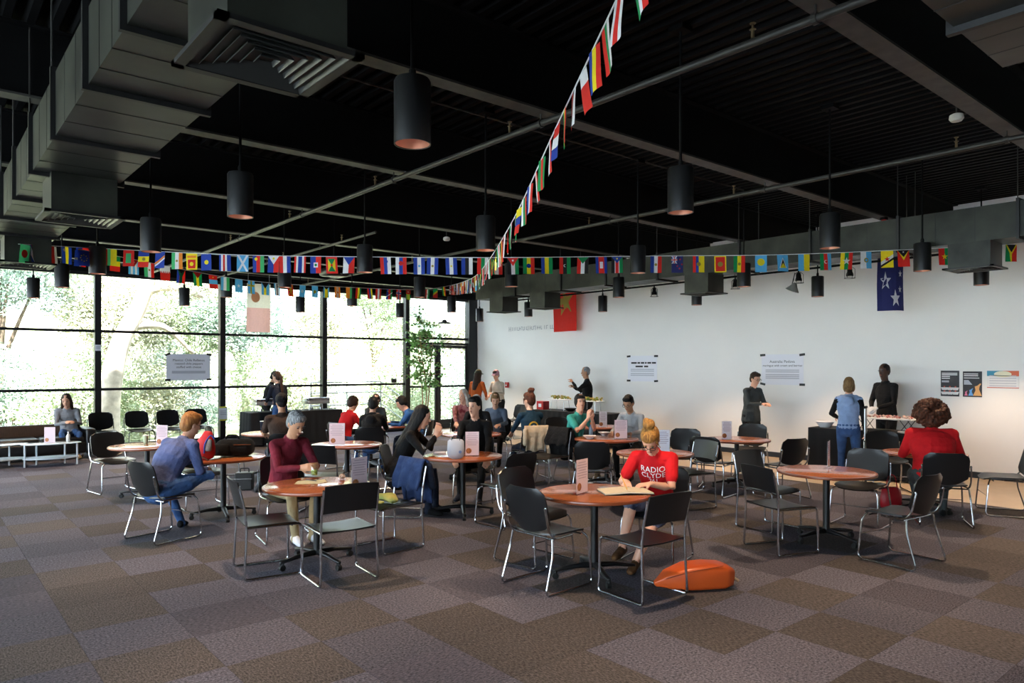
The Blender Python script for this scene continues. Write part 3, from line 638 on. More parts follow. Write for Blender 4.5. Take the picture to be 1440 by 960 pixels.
ST2 = [(90, ('v', 'BR', B_('W', .42, 0, .58, 1), B_('W', 0, .4, 1, .55))), (117, ('v', 'B', *[D_('Y', .05, .5 + .28 * math.cos(a), .5 + .2 * math.sin(a)) for a in np.arange(0, 6.2, .785)])), (163, ('h', 'GYR')), (187, ('v', 'LWLWL', T_('R', .5), S_('W', .12, .5, .84))), (211, ('v', 'EWR', D_('D', .1))), (233, ('h', 'WR', *[('R', [(i / 5, .48), ((i + 1) / 5, .48), ((i + .5) / 5, .68)]) for i in range(5)])),
    (256, ('v', 'BRR', ('G', [(.35, 0), (.65, 0), (.65, .5), (1, 1), (0, 1), (.35, .5)]), T_('K', .3))), (277, ('v', 'GYG', T_('R', .45))), (298, ('h', 'RLR', D_('Y', .08, .5, .84))), (316, ('v', 'LWE')), (335, ('v', 'L', S_('W', .24))), (354, ('v', 'L', *C_('Y', .1))), (373, ('v', 'LYL', T_('K', .5))), (388, ('v', 'LWKWL')), (408, ('v', 'R', *X_('Y', .14), *C_('Y', .07, .5), D_('Y', .2))), (425, ('v', 'L', D_('W', .2))), (442, ('v', 'L', D_('Y', .22))), (458, ('v', 'LYYL', T_('K', .3))),
    (475, ('v', 'O', B_('W', .3, 0, .7, 1), D_('O', .15))), (490, ('v', 'OOE')), (505, ('v', 'RYG')), (520, ('v', 'RBY')), (533, ('v', 'RWR')), (548, ('v', 'BRG', DG('W', .2, .3), D_('Y', .1, .25, .8))), (561, ('v', 'R', *C_('W', .16), *C_('B', .08))), (574, ('v', 'GYGYG', B_('R', 0, .55, 1, 1), S_('W', .15, .5, .78))), (601, ('v', 'RWG', D_('D', .1))), (612, ('v', 'G', DG('Y', .2, .4), ('R', [(0, 0), (1, 0), (1, .65), (0, .2)]))), (624, ('v', 'GYR', S_('K', .14))), (637, ('v', 'W', *C_('R', .1, .5), B_('R', .15, .72, .3, .82), B_('R', .7, .72, .85, .82), B_('R', .15, .18, .3, .28), B_('R', .7, .18, .85, .28))), (648, ('v', 'R', B_('B', 0, .55, .5, 1)))]
ST3 = ['v RW', 'v WRR', 'v GWR', 'v RWG', 'h YBR', 'v WGR', 'v BWR', 'v RWR', 'v GRG', 'v WR', 'h RWB', 'v GYR', 'v RKW', 'h WRR', 'v BYR', 'v RGW', 'v WRW', 'v GWR', 'v BWB', 'v RWG', 'h GRW', 'v WNW', 'h RWR', 'v RRY', 'v YGW', 'h RWL', 'v WRG', 'h NRW', 'v GYR', 'v RWR', 'v RWG', 'v RGW']
ST3 = [(s.split()[0], s.split()[1]) for s in ST3] + [('v', 'NWR'), ('v', 'WGR'), ('v', 'R', D_('Y', .3)), ('h', 'NYR'), ('v', 'NYG', D_('Y', .12, .2, .25)), ('v', 'GWRWG', S_('Y', .2)), ('v', 'YR')]
M_string = mat('string_white', '#dcdcdc', .8)
def spline(P, n=60):
    P = [Vector(p) for p in P]; Q = [P[0] * 2 - P[1]] + P + [P[-1] * 2 - P[-2]]; out = []
    for i in range(1, len(Q) - 2):
        for k in range(n):
            t = k / n; a, b, c, d = Q[i - 1:i + 3]
            out.append(.5 * (2 * b + (c - a) * t + (2 * a - 5 * b + 4 * c - d) * t * t + (3 * b - a - 3 * c + d) * t ** 3))
    return out + [P[-1]]
def bunting(pts, label, flags=None, seq=None, w=.145, h=.212, pitch=.223, start=.1, drop=0):
    path = spline(pts); o = path[0]; e = empty('flag_bunting', o); tag(e, label, 'bunting')
    MB().tube([p - o for p in path[::6] + [path[-1]]], .0045, 5).build('string', M_string, e)
    def put(p, d, spec, k):
        f = link('flag', flag_mesh(spec, w, h, k * 13 + len(label)), e, p - o - Vector((0, 0, .004))); f.rotation_euler = (R(random.Random(k).uniform(-7, 7)), 0, math.atan2(d.y, d.x) + R(random.Random(k + 9).uniform(-9, 9)))
    if flags:
        for k, (px, spec) in enumerate(flags):
            best = min(range(len(path) - 1), key=lambda i: abs(720 + FPX * (path[i].dot(RGT)) / path[i].dot(FWD) - px) + (0 if path[i].dot(FWD) > 1 else 1e6))
            put(path[best], path[best + 1] - path[best], spec, k)
    else:
        acc = start; L = 0; k = 0
        for a, b in zip(path[:-1], path[1:]):
            L += (b - a).length
            if L > acc and k < len(seq): put(b, b - a, seq[k], k); acc += pitch; k += 1
def z_at(px, py, x, y):
    d = x * FWD.x + y * FWD.y; return CAMZ + (HORIZON - py) / FPX * d
_p = lambda x, y, py: (x, y, z_at(0, py, x, y))
bunting([_p(.98, 9.95, 343), _p(1.9, 10.6, 349), _p(3.2, 9.4, 358), _p(4.48, 8.24, 361), _p(5.8, 7.1, 362), _p(7.2, 6.04, 360), _p(8.5, 4.8, 358), _p(9.8, 3.62, 350), _p(10.9, 2.6, 341)], 'string of small national flags strung straight across the room between pendant lamps', ST1)
bunting([_p(1.7, 10.55, 352), _p(1.95, 10.62, 356), _p(4.1, 11.34, 394), _p(6.3, 12.08, 404), _p(8.2, 12.7, 407), _p(9.26, 13.07, 401)], 'string of small national flags sagging before the glass wall', ST2, w=.14, h=.2)
bunting([_p(9.26, 13.07, 401), _p(7.55, 10.3, 396), _p(5.83, 7.6, 383), _p(4.1, 4.9, 318), _p(3.1, 3.25, 178), _p(2.2, 1.85, -60)], 'string of small national flags running overhead from the far corner', seq=ST3 + ST3[:30], pitch=.235, start=.12)

# big flags hung from the ceiling structure
def big_flag(spec, w, h, loc, rz, label, amp, seed):
    e = empty('hanging_flag', loc, rz); tag(e, label, 'flag')
    link('cloth', flag_mesh(spec, w, h, seed, amp, 'cloth'), e)
    MB().tube([(-w / 2 - .02, 0, .005), (w / 2 + .02, 0, .005)], .008, 6).build('top_rod', M_black, e)
    for s in (-1, 1): MB().tube([(s * w * .45, 0, .01), (s * w * .45, 0, DECK - loc[2] - .005)], .003, 5).build('cord', M_string, e)
big_flag(('v', 'R', ('D', [(x, .5 + (y - .5) * .6) for x, y in star_pts(.5, .5, .42, 5, .42, 80)])), .89, 1.5, (12.95, 13.28, 4.2), R(90), 'large red flag with a gold star hanging by the white wall', .03, 4)
_ys, _ = on_x(1253, 12.2)
big_flag(('v', 'N', S_('W', .2, .3, .42), S_('W', .19, .62, .17), S_('W', .08, .82, .3), B_('W', .4, .62, .5, .74), S_('W', .08, .85, .52)), .40, 1.15, (12.2, _ys, z_at(0, 437, 12.2, _ys) + 1.15), R(-40), 'dark blue flag with white stars hanging by the white wall', .05, 8)
_xs, _ = on_y(364, 16.95)
big_flag(('h', 'VZ', ('U', disc_pts(.36, .72, .18, ry=.11))), .56, 1.15, (_xs, 16.95, z_at(0, 467, _xs, 16.95) + 1.15), 0, 'sheer white and red flag with an orange emblem hanging at the glass', .03, 3)

# ------------------------------------------------------------------ posters and signs
M_paper = mat('paper_white', '#e6e6ee', .8); M_tape = mat('tape_black', '#111111', .5); M_ink = mat('ink_dark', '#2a2a30', .8); M_inkg = mat('ink_grey', '#b9bac4', .8)
def sheet(name, c, ux, w, h, mat_, label, cat='poster', th=.003):
    """flat sheet centred at c; ux = unit vector to the viewer's right along the sheet; local x right, y up, z out"""
    ux = Vector(ux).normalized(); up = Vector((0, 0, 1)); n = ux.cross(up)
    e = empty(name, c); e.rotation_euler = Matrix((ux, up, n)).transposed().to_euler(); tag(e, label, cat)
    MB().box((0, 0, 0), (w, h, th)).build('paper', mat_, e); return e
def lines(e, x0, x1, ys, t, m, z=.0025, name='print_line'):
    s = MB()
    for y in ys: s.box(((x0 + x1) / 2, y, z), (x1 - x0, t, .0006))
    o = s.build(name, m, e); o['kind'] = 'stuff'; return o
def tapes(e, w, h, angs):
    for k, (sx, sy) in enumerate(((-1, 1), (1, 1), (-1, -1), (1, -1))):
        MB().box((0, 0, 0), (.115, .045, .001)).build('tape', M_tape, e, loc=(sx * w * .47, sy * h * .48, .003)).rotation_euler.z = R(angs[k])
WALL_U = (0, -1, 0)
def wall_rect(px0, px1, py0, py1, X=XW - .004):
    y0, d0 = on_x(px0, X); y1, d1 = on_x(px1, X); ym = (y0 + y1) / 2; d = X * FWD.x + ym * FWD.y
    return Vector((X, ym, CAMZ + (HORIZON - (py0 + py1) / 2) / FPX * d)), abs(y0 - y1), (py1 - py0) / FPX * d
I4 = Matrix.Identity(4)
def tx(e, txt, size, x, y, m=None, align='CENTER'): return text_mesh(txt, size, m or M_ink, 'lettering', e, Matrix.Translation((x, y, .0024)), align)
c, w, h = wall_rect(883, 924, 500, 536); e = sheet('paper_sign', c, WALL_U, w, h, M_paper, 'white paper sign taped on the wall beside the man in black photographing'); tapes(e, w, h, (5, 0, 0, 4))
_x = -w * .38
for _n in (.17, .08, .1, .05, .11, .12):
    MB().box((_x + _n / 2, h * .22, .0024), (_n, .038, .0006)).build('printed_word', M_ink, e); _x += _n + .022
for _x, _n in ((-.2, .22), (.06, .12)): MB().box((_x + _n / 2, h * .08, .0024), (_n, .038, .0006)).build('printed_word', M_ink, e)
lines(e, -w * .4, w * .4, [-.02, -.06, -.12, -.16], .022, M_inkg)
c, w, h = wall_rect(1071, 1130, 498, 541); e = sheet('paper_sign', c, WALL_U, w, h, M_paper, 'white paper sign taped on the wall above the woman in the grey vest'); tapes(e, w, h, (3, 8, -12, 0))
tx(e, 'Australia: Pavlova', .075, 0, h * .26); tx(e, 'meringue with cream and berries', .062, 0, h * .13); lines(e, -w * .4, w * .4, [-.01, -.045, -.1, -.135, -.17], .02, M_inkg)
xa, _ = on_y(234, YW - .03); xb, _ = on_y(296, YW - .03); dd = (xa + xb) / 2 * FWD.x + YW * FWD.y
c = Vector(((xa + xb) / 2, YW - .03, CAMZ + (HORIZON - 516) / FPX * dd)); w = xb - xa; h = 37 / FPX * dd
e = sheet('paper_sign', c, (1, 0, 0), w, h, M_paper, 'white paper sign taped on the window glass'); tapes(e, w, h, (20, -12, 0, 0))
tx(e, 'Mexico: Chile Rellenos', .075, 0, h * .26); tx(e, 'roasted chile peppers', .07, 0, h * .13); tx(e, 'stuffed with cheese', .07, 0, 0); lines(e, -w * .38, w * .38, [-.1, -.13], .03, M_inkg)
M_pdark = mat('poster_charcoal', '#2e2c30', .6); M_pw = mat('poster_white', '#e4e2e2', .7); M_pr = mat('poster_red', '#c8503c', .6)
c, w, h = wall_rect(1323, 1349, 521, 557); e = sheet('poster', c, WALL_U, w, h, M_pdark, 'dark poster with six white bowls on the white wall')
lines(e, -w * .44, w * .4, [h * .4, h * .34], h * .035, M_pw); lines(e, -w * .44, w * .0, [h * .27, h * .2], h * .035, M_pw); lines(e, -w * .44, -w * .05, [h * .1, h * .06], h * .03, M_inkg)
for r_ in range(2):
    for q in range(3):
        b = MB().add([(x, y, .0024) for x, y in [(-.055, .02), (.055, .02), (.035, -.025), (-.035, -.025)]], [(0, 1, 2, 3)]).build('bowl_print', M_pw, e, loc=((q - 1) * w * .3, -h * (.2 + .17 * r_), 0))
        MB().add([(x, y, .0026) for x, y in [(-.012, .02), (.012, .02), (.012, .04), (-.012, .04)]], [(0, 1, 2, 3)]).build('topping_print', M_pr, b)
c, w, h = wall_rect(1354, 1381, 522, 558); e = sheet('poster', c, WALL_U, w, h, M_pdark, 'dark poster with pink, blue and orange figures on the white wall')
lines(e, -w * .44, w * .3, [h * .4, h * .33], h * .035, M_pw); lines(e, -w * .44, w * .36, [h * .24], h * .03, M_pw); MB().add([(-w * .44, h * .16, .0024), (-w * .2, h * .16, .0024), (0, -h * .02, .0024), (-w * .44, -h * .02, .0024)], [(0, 1, 2, 3)]).build('text_block', M_inkg, e)
for q, (cc, s_) in enumerate((('#d87a9a', .5), ('#6aa6e0', .75), ('#e0a86a', 1.25))):
    P = [(-.05, -.07), (.05, -.07), (.02, .01), (.025, .05), (.045, .085), (.03, .09), (0, .06), (-.03, .05), (-.02, .0)]
    MB().add([(x * s_, y * s_ + (s_ - 1) * .07, .0025) for x, y in P], [tuple(range(9))]).build('figure_print', mat('poster_fig_%d' % q, cc, .7), e, loc=((-.33, -.08, .26)[q] * w, -h * .28, 0))
c, w, h = wall_rect(1388, 1433, 521, 546); e = sheet('poster', c, WALL_U, w, h, M_pw, 'white poster with a teal and orange banner on the wall beside the dark posters')
MB().box((-w * .25, h * .34, .0022), (w * .5, h * .3, .0006)).build('banner_teal', mat('poster_teal', '#3f93b0', .6), e); MB().box((w * .25, h * .34, .0022), (w * .5, h * .3, .0006)).build('banner_orange', mat('poster_orange', '#dd6a48', .6), e)
MB().add([(x * .12, y * .05 + h * .3, .0028) for x, y in disc_pts(0, 0, 1)], [tuple(range(16))]).build('banner_cloud', mat('poster_cream', '#ece6c8', .6), e); lines(e, -w * .42, w * .42, [.06, .02, -.02, -.06, -.1], .012, M_inkg); lines(e, -w * .5, w * .5, [-h * .46], h * .04, M_pr)
# lettering painted on the white wall, partly behind the red flag
yw, dw = on_x(747, XW - .004); e = empty('wall_lettering', (XW - .004, yw, CAMZ + (HORIZON - 461) / FPX * dw)); e.rotation_euler = Matrix((Vector((0, -1, 0)), Vector((0, 0, 1)), Vector((-1, 0, 0)))).transposed().to_euler(); tag(e, 'faint grey lettering painted on the wall beside the red flag', 'lettering')
_r = random.Random(5); _s = MB(); _x = -.95
while _x < .95:                                              # strokes: the photograph does not let one read the words
    _h = _r.choice((.1, .1, .13)); _s.box((_x, 0, .001), (.016, _h, .002))
    if _r.random() < .6: _s.box((_x + .025, _r.choice((-.045, 0, .045)), .001), (.05, .014, .002))
    _x += .075 if _r.random() < .82 else .15
_o = _s.build('lettering', mat('letter_grey', '#9a9aa0', .8), e); _o['kind'] = 'stuff'
y0, d0 = on_x(714, XW); o = empty('fire_alarm', (XW - .03, y0, CAMZ - 26 / FPX * d0)); tag(o, 'small red fire alarm box on the wall at the corner', 'alarm')
MB().rbox((0, 0, 0), (.06, .13, .16), .012).build('box', mat('alarm_red', '#b8141a', .35), o); MB().box((-.032, 0, -.01), (.006, .07, .03)).build('pull_bar', M_pw, o)
o = sheet('notice_label', (3.105, YW - .106, z_at(0, 489, 3.105, YW)), (1, 0, 0), .11, .13, M_paper, 'small white label on the window mullion left of the paper sign', 'label'); lines(o, -.04, .04, [.02, -.01], .02, M_inkg)
o = sheet('notice_label', (5.69, YW - .106, z_at(0, 581, 5.69, YW)), (1, 0, 0), .19, .3, M_paper, 'white notice with yellow tape on the mullion above the chairs', 'label'); lines(o, -.07, .07, [.06, .02, -.02], .02, M_inkg)
for s in (-1, 1): MB().box((0, s * .15, .002), (.17, .035, .001)).build('yellow_tape', mat('tape_yellow', '#d8d03a', .5), o)
xo, do = on_y(554, YW - .06); o = empty('door_chime', (xo, YW - .06, z_at(0, 535, xo, YW))); tag(o, 'small black box fixed on the window rail by the indoor tree', 'box'); MB().rbox((0, 0, 0), (.16, .05, .12), .012).build('case', M_blk, o); MB().ball((.04, -.026, .02), (.012, .004, .012), 8).build('button', M_chrome, o)
# ------------------------------------------------------------------ outdoors beyond the glass
M_leaf = [mat('leaf_green', '#a9b294', .6, col2='#7f9068', scale=.8), mat('leaf_olive', '#b5b49e', .6, col2='#919478', scale=.8), mat('leaf_dark', '#93a398', .6, col2='#6f8474', scale=.8)]
M_bark = mat('bark_pale', '#b9ab9a', .9, var=.25, scale=5, bump=.3); M_barkd = mat('bark_brown', '#6d5d4e', .9, var=.3, scale=8, bump=.3)
def leaf_cloud(n, rad, size, seed, hollow=.55):
    rn = np.random.default_rng(seed); p = rn.normal(size=(n, 3)); p /= np.linalg.norm(p, axis=1)[:, None]
    lump = 1 + .28 * np.sin(p[:, 0] * 5 + seed) * np.cos(p[:, 1] * 4 + seed * 2) + .18 * np.sin(p[:, 2] * 9 + p[:, 0] * 7)
    p *= (hollow + (1 - hollow) * rn.random(n) ** .6)[:, None] * lump[:, None] * np.array(rad)
    a = rn.normal(size=(n, 3)); a /= np.linalg.norm(a, axis=1)[:, None]; b = np.cross(a, rn.normal(size=(n, 3))); b /= np.linalg.norm(b, axis=1)[:, None]
    L = size * (.6 + .8 * rn.random(n))[:, None]; Wd = L * .42
    v = np.stack([p - a * L / 2, p + b * Wd / 2, p + a * L / 2, p - b * Wd / 2], 1).reshape(-1, 3)
    f = np.arange(4 * n).reshape(-1, 4)
    me = bpy.data.meshes.new('foliage'); me.from_pydata(v.tolist(), [], f.tolist()); me.update(); return me
def leaf_set(n, rad, size, seed, m): me = leaf_cloud(n, rad, size, seed); me.materials.append(m); return me
LV = [leaf_set(6500, (1, 1, 1), .085, 1, M_leaf[0]), leaf_set(6500, (1, 1, 1), .085, 2, M_leaf[1]), leaf_set(5200, (1, 1, 1), .09, 3, M_leaf[2])]
gnd = MB().add([(-40, YW + .2, -.25), (60, YW + .2, -.25), (60, 27, -.3), (-40, 27, -.3), (60, 60, 5.5), (-40, 60, 5.5)], [(0, 1, 2, 3), (3, 2, 4, 5)]).build('ground_outside', mat('ground_pale', '#a39a84', .95, col2='#7f8a60', scale=.6)); struct(gnd)
def tree(x, y, h, crowns, kind, label, bark=None, tr=.1, lean=0.0):
    e = empty('tree', (x, y, -.25)); tag(e, label, 'tree', 'trees outside the glass')
    MB().tube([(0, 0, 0), (lean * .3, 0, h * .35), (lean, .1, h * .8)], [tr, tr * .75, tr * .35], 9).build('trunk', bark or M_barkd, e, True)
    for k, (cx, cy, cz, r, rz) in enumerate(crowns):
        MB().tube([(lean * .3, 0, h * .35), (cx * .5 + lean * .3, cy * .5, (h * .35 + cz) / 2), (cx, cy, cz)], [tr * .6, tr * .4, tr * .12], 6).build('branch', bark or M_barkd, e, True)
        o = link('foliage', LV[kind], e, (cx, cy, cz)); o.scale = (r, r, rz); o.rotation_euler.z = k * 1.7 + x
    return e
rn = random.Random(11)
kinds = ['pale green bushy tree outside the glass', 'olive toned loose tree outside the glass', 'grey green leafy tree outside the glass']
for i in range(15):                                           # lower shrubs close to the glass
    x = -1.0 + i * 1.55 + rn.uniform(-.4, .4); y = 21.0 + rn.uniform(0, 2.6) + (i % 3) * .8; k = i % 3; r = rn.uniform(1.1, 1.5)
    e = empty('shrub', (x, y, -.28)); tag(e, ['pale green shrub growing outside the glass', 'olive shrub growing outside the glass', 'grey green shrub growing outside the glass'][k], 'shrub', 'shrubs outside the glass')
    MB().tube([(0, 0, 0), (.05, 0, .5), (0, .05, 1.2)], [.05, .04, .02], 6).build('stem', M_barkd, e)
    for q in range(2): o = link('foliage', LV[k], e, (rn.uniform(-.4, .4), rn.uniform(-.3, .3), .75 + q * .9)); o.scale = (r, r * .8, 1.0); o.rotation_euler.z = rn.uniform(0, 6)
for i in range(11):
    x = -3.0 + i * 2.5 + rn.uniform(-.6, .6); y = 25.5 + rn.uniform(-.5, 3.5); h = rn.uniform(4.6, 6.6); k = (i * 2 + 1) % 3
    cr = [(rn.uniform(-1, 1), rn.uniform(-.6, .6), h * rn.uniform(.5, .95), rn.uniform(1.1, 1.6), rn.uniform(.8, 1.2)) for _ in range(4)]
    tree(x, y, h, cr, k, kinds[k], None, .12, rn.uniform(-.5, .5))
# the big pale leaning trunk behind the paper sign on the glass
e = empty('tree', (3.9, 20.6, -.25)); tag(e, 'large pale smooth-barked tree with a forked leaning trunk outside the glass', 'tree')
MB().tube(spline([(0, 0, 0), (.05, 0, 1.3), (.3, .05, 2.6), (.75, .1, 3.6), (1.05, .1, 4.6), (1.2, .2, 6.0)], 8), [.3 - .0042 * i for i in range(41)], 12).build('trunk', M_bark, e, True)
for q, pts in enumerate(([(.95, .1, 4.05), (1.5, .0, 4.15), (2.3, -.1, 3.95)], [(1.0, .1, 4.3), (.4, .2, 5.1), (-.6, .4, 5.6)], [(.5, .05, 3.1), (1.4, .2, 3.1), (2.2, .4, 2.4)])):
    MB().tube(spline(pts, 6), [.13 - .007 * i for i in range(13)], 8).build('branch', M_bark, e, True)
for q, (cx, cy, cz, r) in enumerate(((2.3, 0, 4.6, 1.1), (-.8, .5, 5.6, 1.3), (1.4, .6, 6.2, 1.5))):
    o = link('foliage', LV[1], e, (cx, cy, cz)); o.scale = (r, r, r * .7)
e = empty('stair_railing', (8.6, 18.9, -.25)); tag(e, 'thin grey metal handrail outside the glass door', 'railing'); Mr = mat('rail_grey', '#8a8d90', .4, metal=.6)
for q, z in enumerate((.95, 1.3, 1.6)): MB().tube([(0, 0, z), (2.2, 0, z), (3.4, .3, z - .7)], .018, 6).build('rail', Mr, e)
for xx in (0, 1.1, 2.2): MB().tube([(xx, 0, 0), (xx, 0, 1.6)], .02, 6).build('post', Mr, e)

# indoor tree by the door
p = Vector((on_y(597, 15.9)[0], 15.9, 0)); e = empty('indoor_tree', p); tag(e, 'slender potted indoor tree with small green leaves before the glass door', 'plant')
MB().lathe([(.17, 0), (.21, .05), (.24, .38), (.25, .4), (.22, .4), (.21, .34)], 20).build('pot', mat('pot_dark', '#2b2926', .5), e, 'auto'); MB().lathe([(.0, .34), (.21, .345)], 16, closed_ends=False).build('soil', mat('soil', '#3a2a1e', .9), e)
stems = [[(0, 0, .34), (.06, 0, 1.2), (-.08, 0, 2.1), (-.18, 0, 3.1)], [(.05, 0, .34), (.18, .03, 1.3), (.22, .02, 2.0), (.3, 0, 2.7)], [(-.03, .02, .34), (-.05, .05, 1.3), (-.12, .1, 2.3), (.02, .1, 2.95)]]
rn2 = random.Random(4); lf = MB(); M_twig = mat('twig_tan', '#9c7a58', .8)
def leafq(c, a, s):
    b = Vector((rn2.uniform(-1, 1), rn2.uniform(-1, 1), rn2.uniform(-1, 1))).normalized(); w = a.cross(b).normalized() * s * .42
    lf.add([c, c + a * s * .5 + w, c + a * s, c + a * s * .5 - w], [(0, 1, 2, 3)])
for st in stems:
    path = spline(st, 14); MB().tube(path, [.022 - .0004 * i for i in range(len(path))], 6).build('stem', M_twig, e)
    for i in range(15, len(path), 2):
        for q in range(2):
            d = Vector((rn2.uniform(-1, 1), rn2.uniform(-.6, .6), rn2.uniform(-.3, .5))).normalized(); L = rn2.uniform(.2, .62); tip = path[i] + d * L + Vector((0, 0, -.06))
            MB().tube([path[i], path[i] + d * L * .6, tip], [.006, .004, .002], 4).build('twig', M_twig, e)
            for k in range(15):
                t = .3 + .7 * k / 15; leafq(path[i].lerp(tip, t) + Vector((rn2.uniform(-.05, .05), rn2.uniform(-.05, .05), rn2.uniform(-.05, .05))), Vector((rn2.uniform(-1, 1), rn2.uniform(-1, 1), rn2.uniform(-1, .3))).normalized(), rn2.uniform(.06, .1))
o = lf.build('leaves', mat('leaf_ficus', '#7fae58', .5, col2='#56883c', scale=3), e); o['kind'] = 'stuff'
# ------------------------------------------------------------------ people
def cloth(name, c, c2=None, bump=.9, rough=.85): return mat('cloth_' + name, c, rough, var=.1 if not c2 else 0, col2=c2, scale=9, bump=bump, bscale=11, spec=.25, bdist=.03)
SKIN = {'fair': mat('skin_fair', '#d9a58a', .5, var=.05, scale=12), 'tan': mat('skin_tan', '#bd8a69', .5, var=.05, scale=12), 'dark': mat('skin_dark', '#4a2f22', .45, var=.06, scale=12)}
HAIR = {k: mat('hair_' + k, c, .6, col2=c2, scale=14, stretch=(6, 6, 1), bump=.6, bscale=30, spec=.25) for k, c, c2 in (('black', '#0e0c0c', '#1c1918'), ('brown', '#3a2519', '#24160f'), ('ginger', '#a3713f', '#7d4f28'), ('grey', '#a3a5a6', '#4a4c4e'), ('blond', '#b0803f', '#6a4520'), ('white', '#cfcac2', '#a39c94'), ('auburn', '#5e3320', '#2c170d'), ('sandy', '#8a6a44', '#5d4428'))}
M_eye = mat('eye_dark', '#1a1210', .3); M_lip = mat('lip', '#9a5048', .5); M_lens = mat('spectacle_frame', '#1a1a1c', .3)
def ik(a, t, l1, l2, pole):
    a, t, pole = Vector(a), Vector(t), Vector(pole); d = t - a; D = min(d.length, (l1 + l2) * .995); u = d.normalized(); t = a + u * D
    x = (l1 * l1 - l2 * l2 + D * D) / (2 * D); h = math.sqrt(max(0, l1 * l1 - x * x)); p = (pole - u * pole.dot(u))
    p = p.normalized() if p.length > 1e-5 else Vector((0, 0, 1)); return a + u * x + p * h, t
def remesh(mb, mats, name, vox, smooth=3):
    me = mb.mesh('raw', mats); o = bpy.data.objects.new('tmp_raw', me); COL.objects.link(o)
    m = o.modifiers.new('r', 'REMESH'); m.mode = 'VOXEL'; m.voxel_size = vox; m.use_smooth_shade = True
    if smooth: sm = o.modifiers.new('s', 'SMOOTH'); sm.factor = .5; sm.iterations = smooth
    dg = bpy.context.evaluated_depsgraph_get(); dg.update(); out = bpy.data.meshes.new_from_object(o.evaluated_get(dg)); out.name = name
    bvh = BVHTree.FromPolygons(mb.v, mb.f); idx = []
    if len(mats) > 1:
        n = len(out.vertices); co = np.empty(n * 3); out.vertices.foreach_get('co', co); co = co.reshape(-1, 3)
        vm = [mb.m[bvh.find_nearest(c)[2]] for c in co.tolist()]
        for p in out.polygons: idx.append(vm[p.vertices[0]])
        out.materials.clear()
        for q in mats: out.materials.append(q)
        out.polygons.foreach_set('material_index', idx)
    else: out.materials.clear(); out.materials.append(mats[0])
    out.polygons.foreach_set('use_smooth', [True] * len(out.polygons)); bpy.data.objects.remove(o); bpy.data.meshes.remove(me); return out
def hand(mb, wrist, d, n, side, curl=.5, s=1.0, spread=1.0):
    """five-fingered hand: d = finger direction, n = palm normal (palm faces n)"""
    d = Vector(d).normalized(); n = Vector(n); n = (n - d * n.dot(d)).normalized(); x = d.cross(n).normalized() * side; w = Vector(wrist)
    T = lambda a, b, c: w + x * a * s + d * b * s + n * c * s
    mb.loft([(T(0, -.02, 0), .027 * s, .02 * s), (T(0, .03, 0), .036 * s, .017 * s), (T(0, .085, 0), .04 * s, .014 * s)], 10, fwd=n)
    for k, (ox, ln) in enumerate(((-.031, .062), (-.0105, .074), (.0105, .08), (.031, .07))):
        p = T(ox * 1.05, .085, 0); a = 0; pts = [T(ox, .06, 0), p]; rad = [.0085 * s, .0095 * s]
        for q, fr in enumerate((.42, .32, .26)):
            a += curl * (.75, .95, .6)[q]; p = p + (d * math.cos(a) + n * math.sin(a) + x * ox * 2.2 * spread * (.5 if q == 0 else .2)) * ln * fr * s * 1.15; pts.append(p); rad.append((.0092 - .0009 * q) * s)
        mb.tube(pts, rad, 7)
    t0 = T(.03, .02, .004); t1 = T(.056, .05, .018); t2 = T(.058, .08, .018 + .02 * curl); t3 = T(.052, .1, .02 + .03 * curl); mb.tube([t0, t1, t2, t3], [.012 * s, .0115 * s, .0105 * s, .008 * s], 7)
